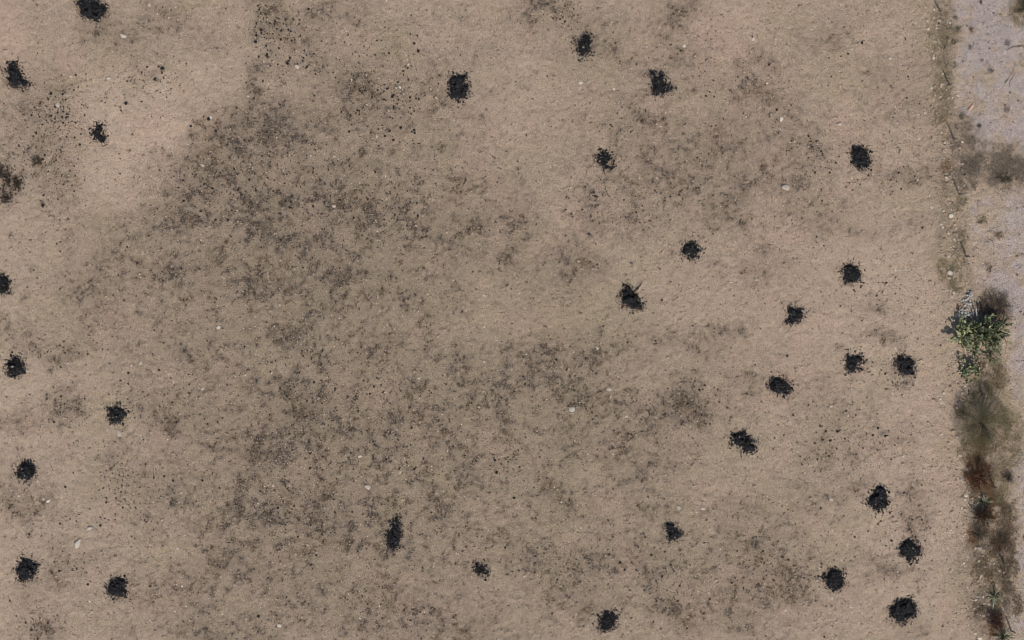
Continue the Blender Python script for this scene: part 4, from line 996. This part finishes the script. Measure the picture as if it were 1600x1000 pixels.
# taller dry grass: verge, grassy gap in the track, strip along the track
GRASS = [(1560,262,75,38,.6,0),(1515,268,30,40,.45,0),(1505,215,22,35,.6,0),(1482,45,16,60,.3,1),(1475,115,18,60,.3,1),(1495,430,16,32,.8,1),(1478,422,18,20,.7,1),(1575,820,16,50,.6,2),(1580,890,14,46,.6,2),(1563,850,20,34,.5,2),(1585,940,16,30,.7,2),
 (1555,760,25,35,.6,1),(1575,690,28,50,.6,1),(1545,590,25,30,.6,2),(1550,480,26,22,.5,2),(1500,350,14,60,.35,1),(1555,600,30,50,.4,1),(1530,720,20,20,.6,2),(1520,690,30,30,.4,1),(1598,20,20,25,.7,1),(1540,900,20,40,.3,1),(1500,640,12,25,.6,2),(1540,860,26,60,.5,2),(1560,900,24,60,.5,2),(1535,760,30,40,.5,2),(1530,700,34,26,.6,2),(1560,800,20,30,.6,2),(1465,60,16,60,.25,1),(1470,180,14,40,.3,1),(1478,300,12,60,.3,1),(1540,960,26,30,.4,2),(1518,738,16,26,.8,3),(1546,770,12,20,.8,3),(1548,800,10,16,.8,3),(1562,850,14,16,.5,3),(1520,838,16,14,.5,3),(1500,478,7,12,.3,3),(1556,985,14,10,.6,3),(1530,700,14,16,.5,3),(1479,262,10,14,.3,3),(1530,575,10,14,.4,3)]
GP = []
for cx, cy, rx_, ry_, st, ty in GRASS:
    n = int(rx_ * ry_ * st * 6.0)
    a = rng.uniform(0, 6.283, n); q = np.sqrt(rng.uniform(0, 1, n)) * rng.uniform(.6, 1.2, n)
    xx, yy = P(cx + np.cos(a) * q * rx_, cy + np.sin(a) * q * ry_)
    k = fbm(xx, yy, .55, 4, 210, .65) + .34 * (rng.uniform(0, 1, n) - .5) > .50
    GP.append(np.stack([xx[k], yy[k], np.full(k.sum(), ty)], 1))
GP = np.vstack(GP); n = len(GP)
p0 = pick(rng, [(.22,.175,.13),(.16,.13,.10),(.29,.23,.165),(.11,.09,.07)], n, .3); p1 = pick(rng, [(.31,.245,.135),(.25,.20,.11),(.37,.29,.17),(.16,.13,.08)], n, .3); p2 = pick(rng, [(.15,.105,.065),(.20,.14,.08),(.07,.055,.04),(.26,.19,.115)], n, .3)
p3 = pick(rng, [(.26,.115,.045),(.19,.085,.038),(.30,.15,.065),(.08,.05,.032)], n, .3)
pc = np.where(GP[:, 2:3] == 3, p3, np.where(GP[:, 2:3] == 0, p0, np.where(GP[:, 2:3] == 1, p1, p2)))
V_, F_, C_ = blades(np.stack([GP[:, 0], GP[:, 1], height(GP[:, 0], GP[:, 1]) - .01], 1), rng.uniform(0, 6.28, n), rng.uniform(.06, .24, n), rng.uniform(.012, .034, n), rng.uniform(.03, .22, n), pc)
stuff('dry_grass', 'dry brown grass along the fence strip and beside the track', 'dry grass', V_, F_, C_, M_LEAF)

# clusters of fine black crumbs
ZONES = [(425,45,45,40,260),(470,90,70,50,160),(600,150,75,55,330),(540,80,90,60,120),(200,765,60,45,300),(95,170,40,45,280),(60,230,60,60,320),(12,285,22,30,420),(95,290,30,60,120),(230,120,50,25,140),(1040,920,70,50,240),(1320,690,70,50,180),(1160,140,60,50,150),
         (870,20,55,25,160),(985,200,40,30,80),(940,310,50,40,150),(1010,340,60,40,90),(1270,240,40,40,120),(1385,455,50,25,50),(60,540,60,35,150),(95,640,40,30,130),(45,790,30,40,120),(110,890,60,20,90),(60,980,25,30,120),(250,640,70,50,160),(780,720,40,30,40),
         (470,260,160,90,500),(330,290,110,70,420),(600,330,160,80,420),(520,620,180,80,520),(420,790,160,80,420),(640,690,120,70,320),(900,600,90,80,260),(1060,640,60,35,200),(880,880,80,60,260),(1200,890,80,70,260),(1400,840,50,60,130),(1390,590,50,30,110),(1420,280,70,14,120)]
zx, zy = [], []
for cx, cy, a_, b_, n in ZONES:
    zx.append(cx + rng.normal(0, .55, n) * a_); zy.append(cy + rng.normal(0, .55, n) * b_)
x, y = P(np.concatenate(zx), np.concatenate(zy)); n = len(x)
sz = rng.lognormal(math.log(.023), .48, n).clip(.010, .075)
pc = pick(rng, [(.020,.018,.017),(.030,.026,.022),(.045,.038,.030)], n, .3)
V_, F_, C_ = lumps(ICO1, np.stack([x, y, height(x, y) + sz * .3], 1), np.stack([sz * 1.2, sz, sz * .8], 1), .3, pc)
stuff('black_crumbs', 'fine black crumbs strewn in loose clusters over the field', 'litter', V_, F_, C_, M_BIT)
# small broken stones of the old wall line
n = 1500; py_ = rng.uniform(-10, 1010, n)
px_ = np.interp(py_, [0, 300, 450, 700, 1000], [1463, 1481, 1494, 1506, 1536]) + rng.normal(0, 1, n) * np.interp(py_, [0, 500, 1000], [11, 11, 17])
x, y = P(px_, py_); k = fbm(x, y, 1.2, 3, 411) > .44; x, y = x[k], y[k]; n = len(x)
sz = rng.lognormal(math.log(.036), .48, n).clip(.015, .10)
pc = pick(rng, [(.46,.36,.265),(.54,.45,.35),(.38,.28,.20),(.40,.35,.30),(.33,.22,.155)], n, .2)
V_, F_, C_ = lumps(ICO1, np.stack([x, y, height(x, y) + sz * .15], 1), np.stack([sz * 1.2, sz, sz * .7], 1), .22, pc)
stuff('wall_rubble', 'small tan and pale rubble of the broken wall line beside the fence', 'rubble', V_, F_, C_, M_BIT)
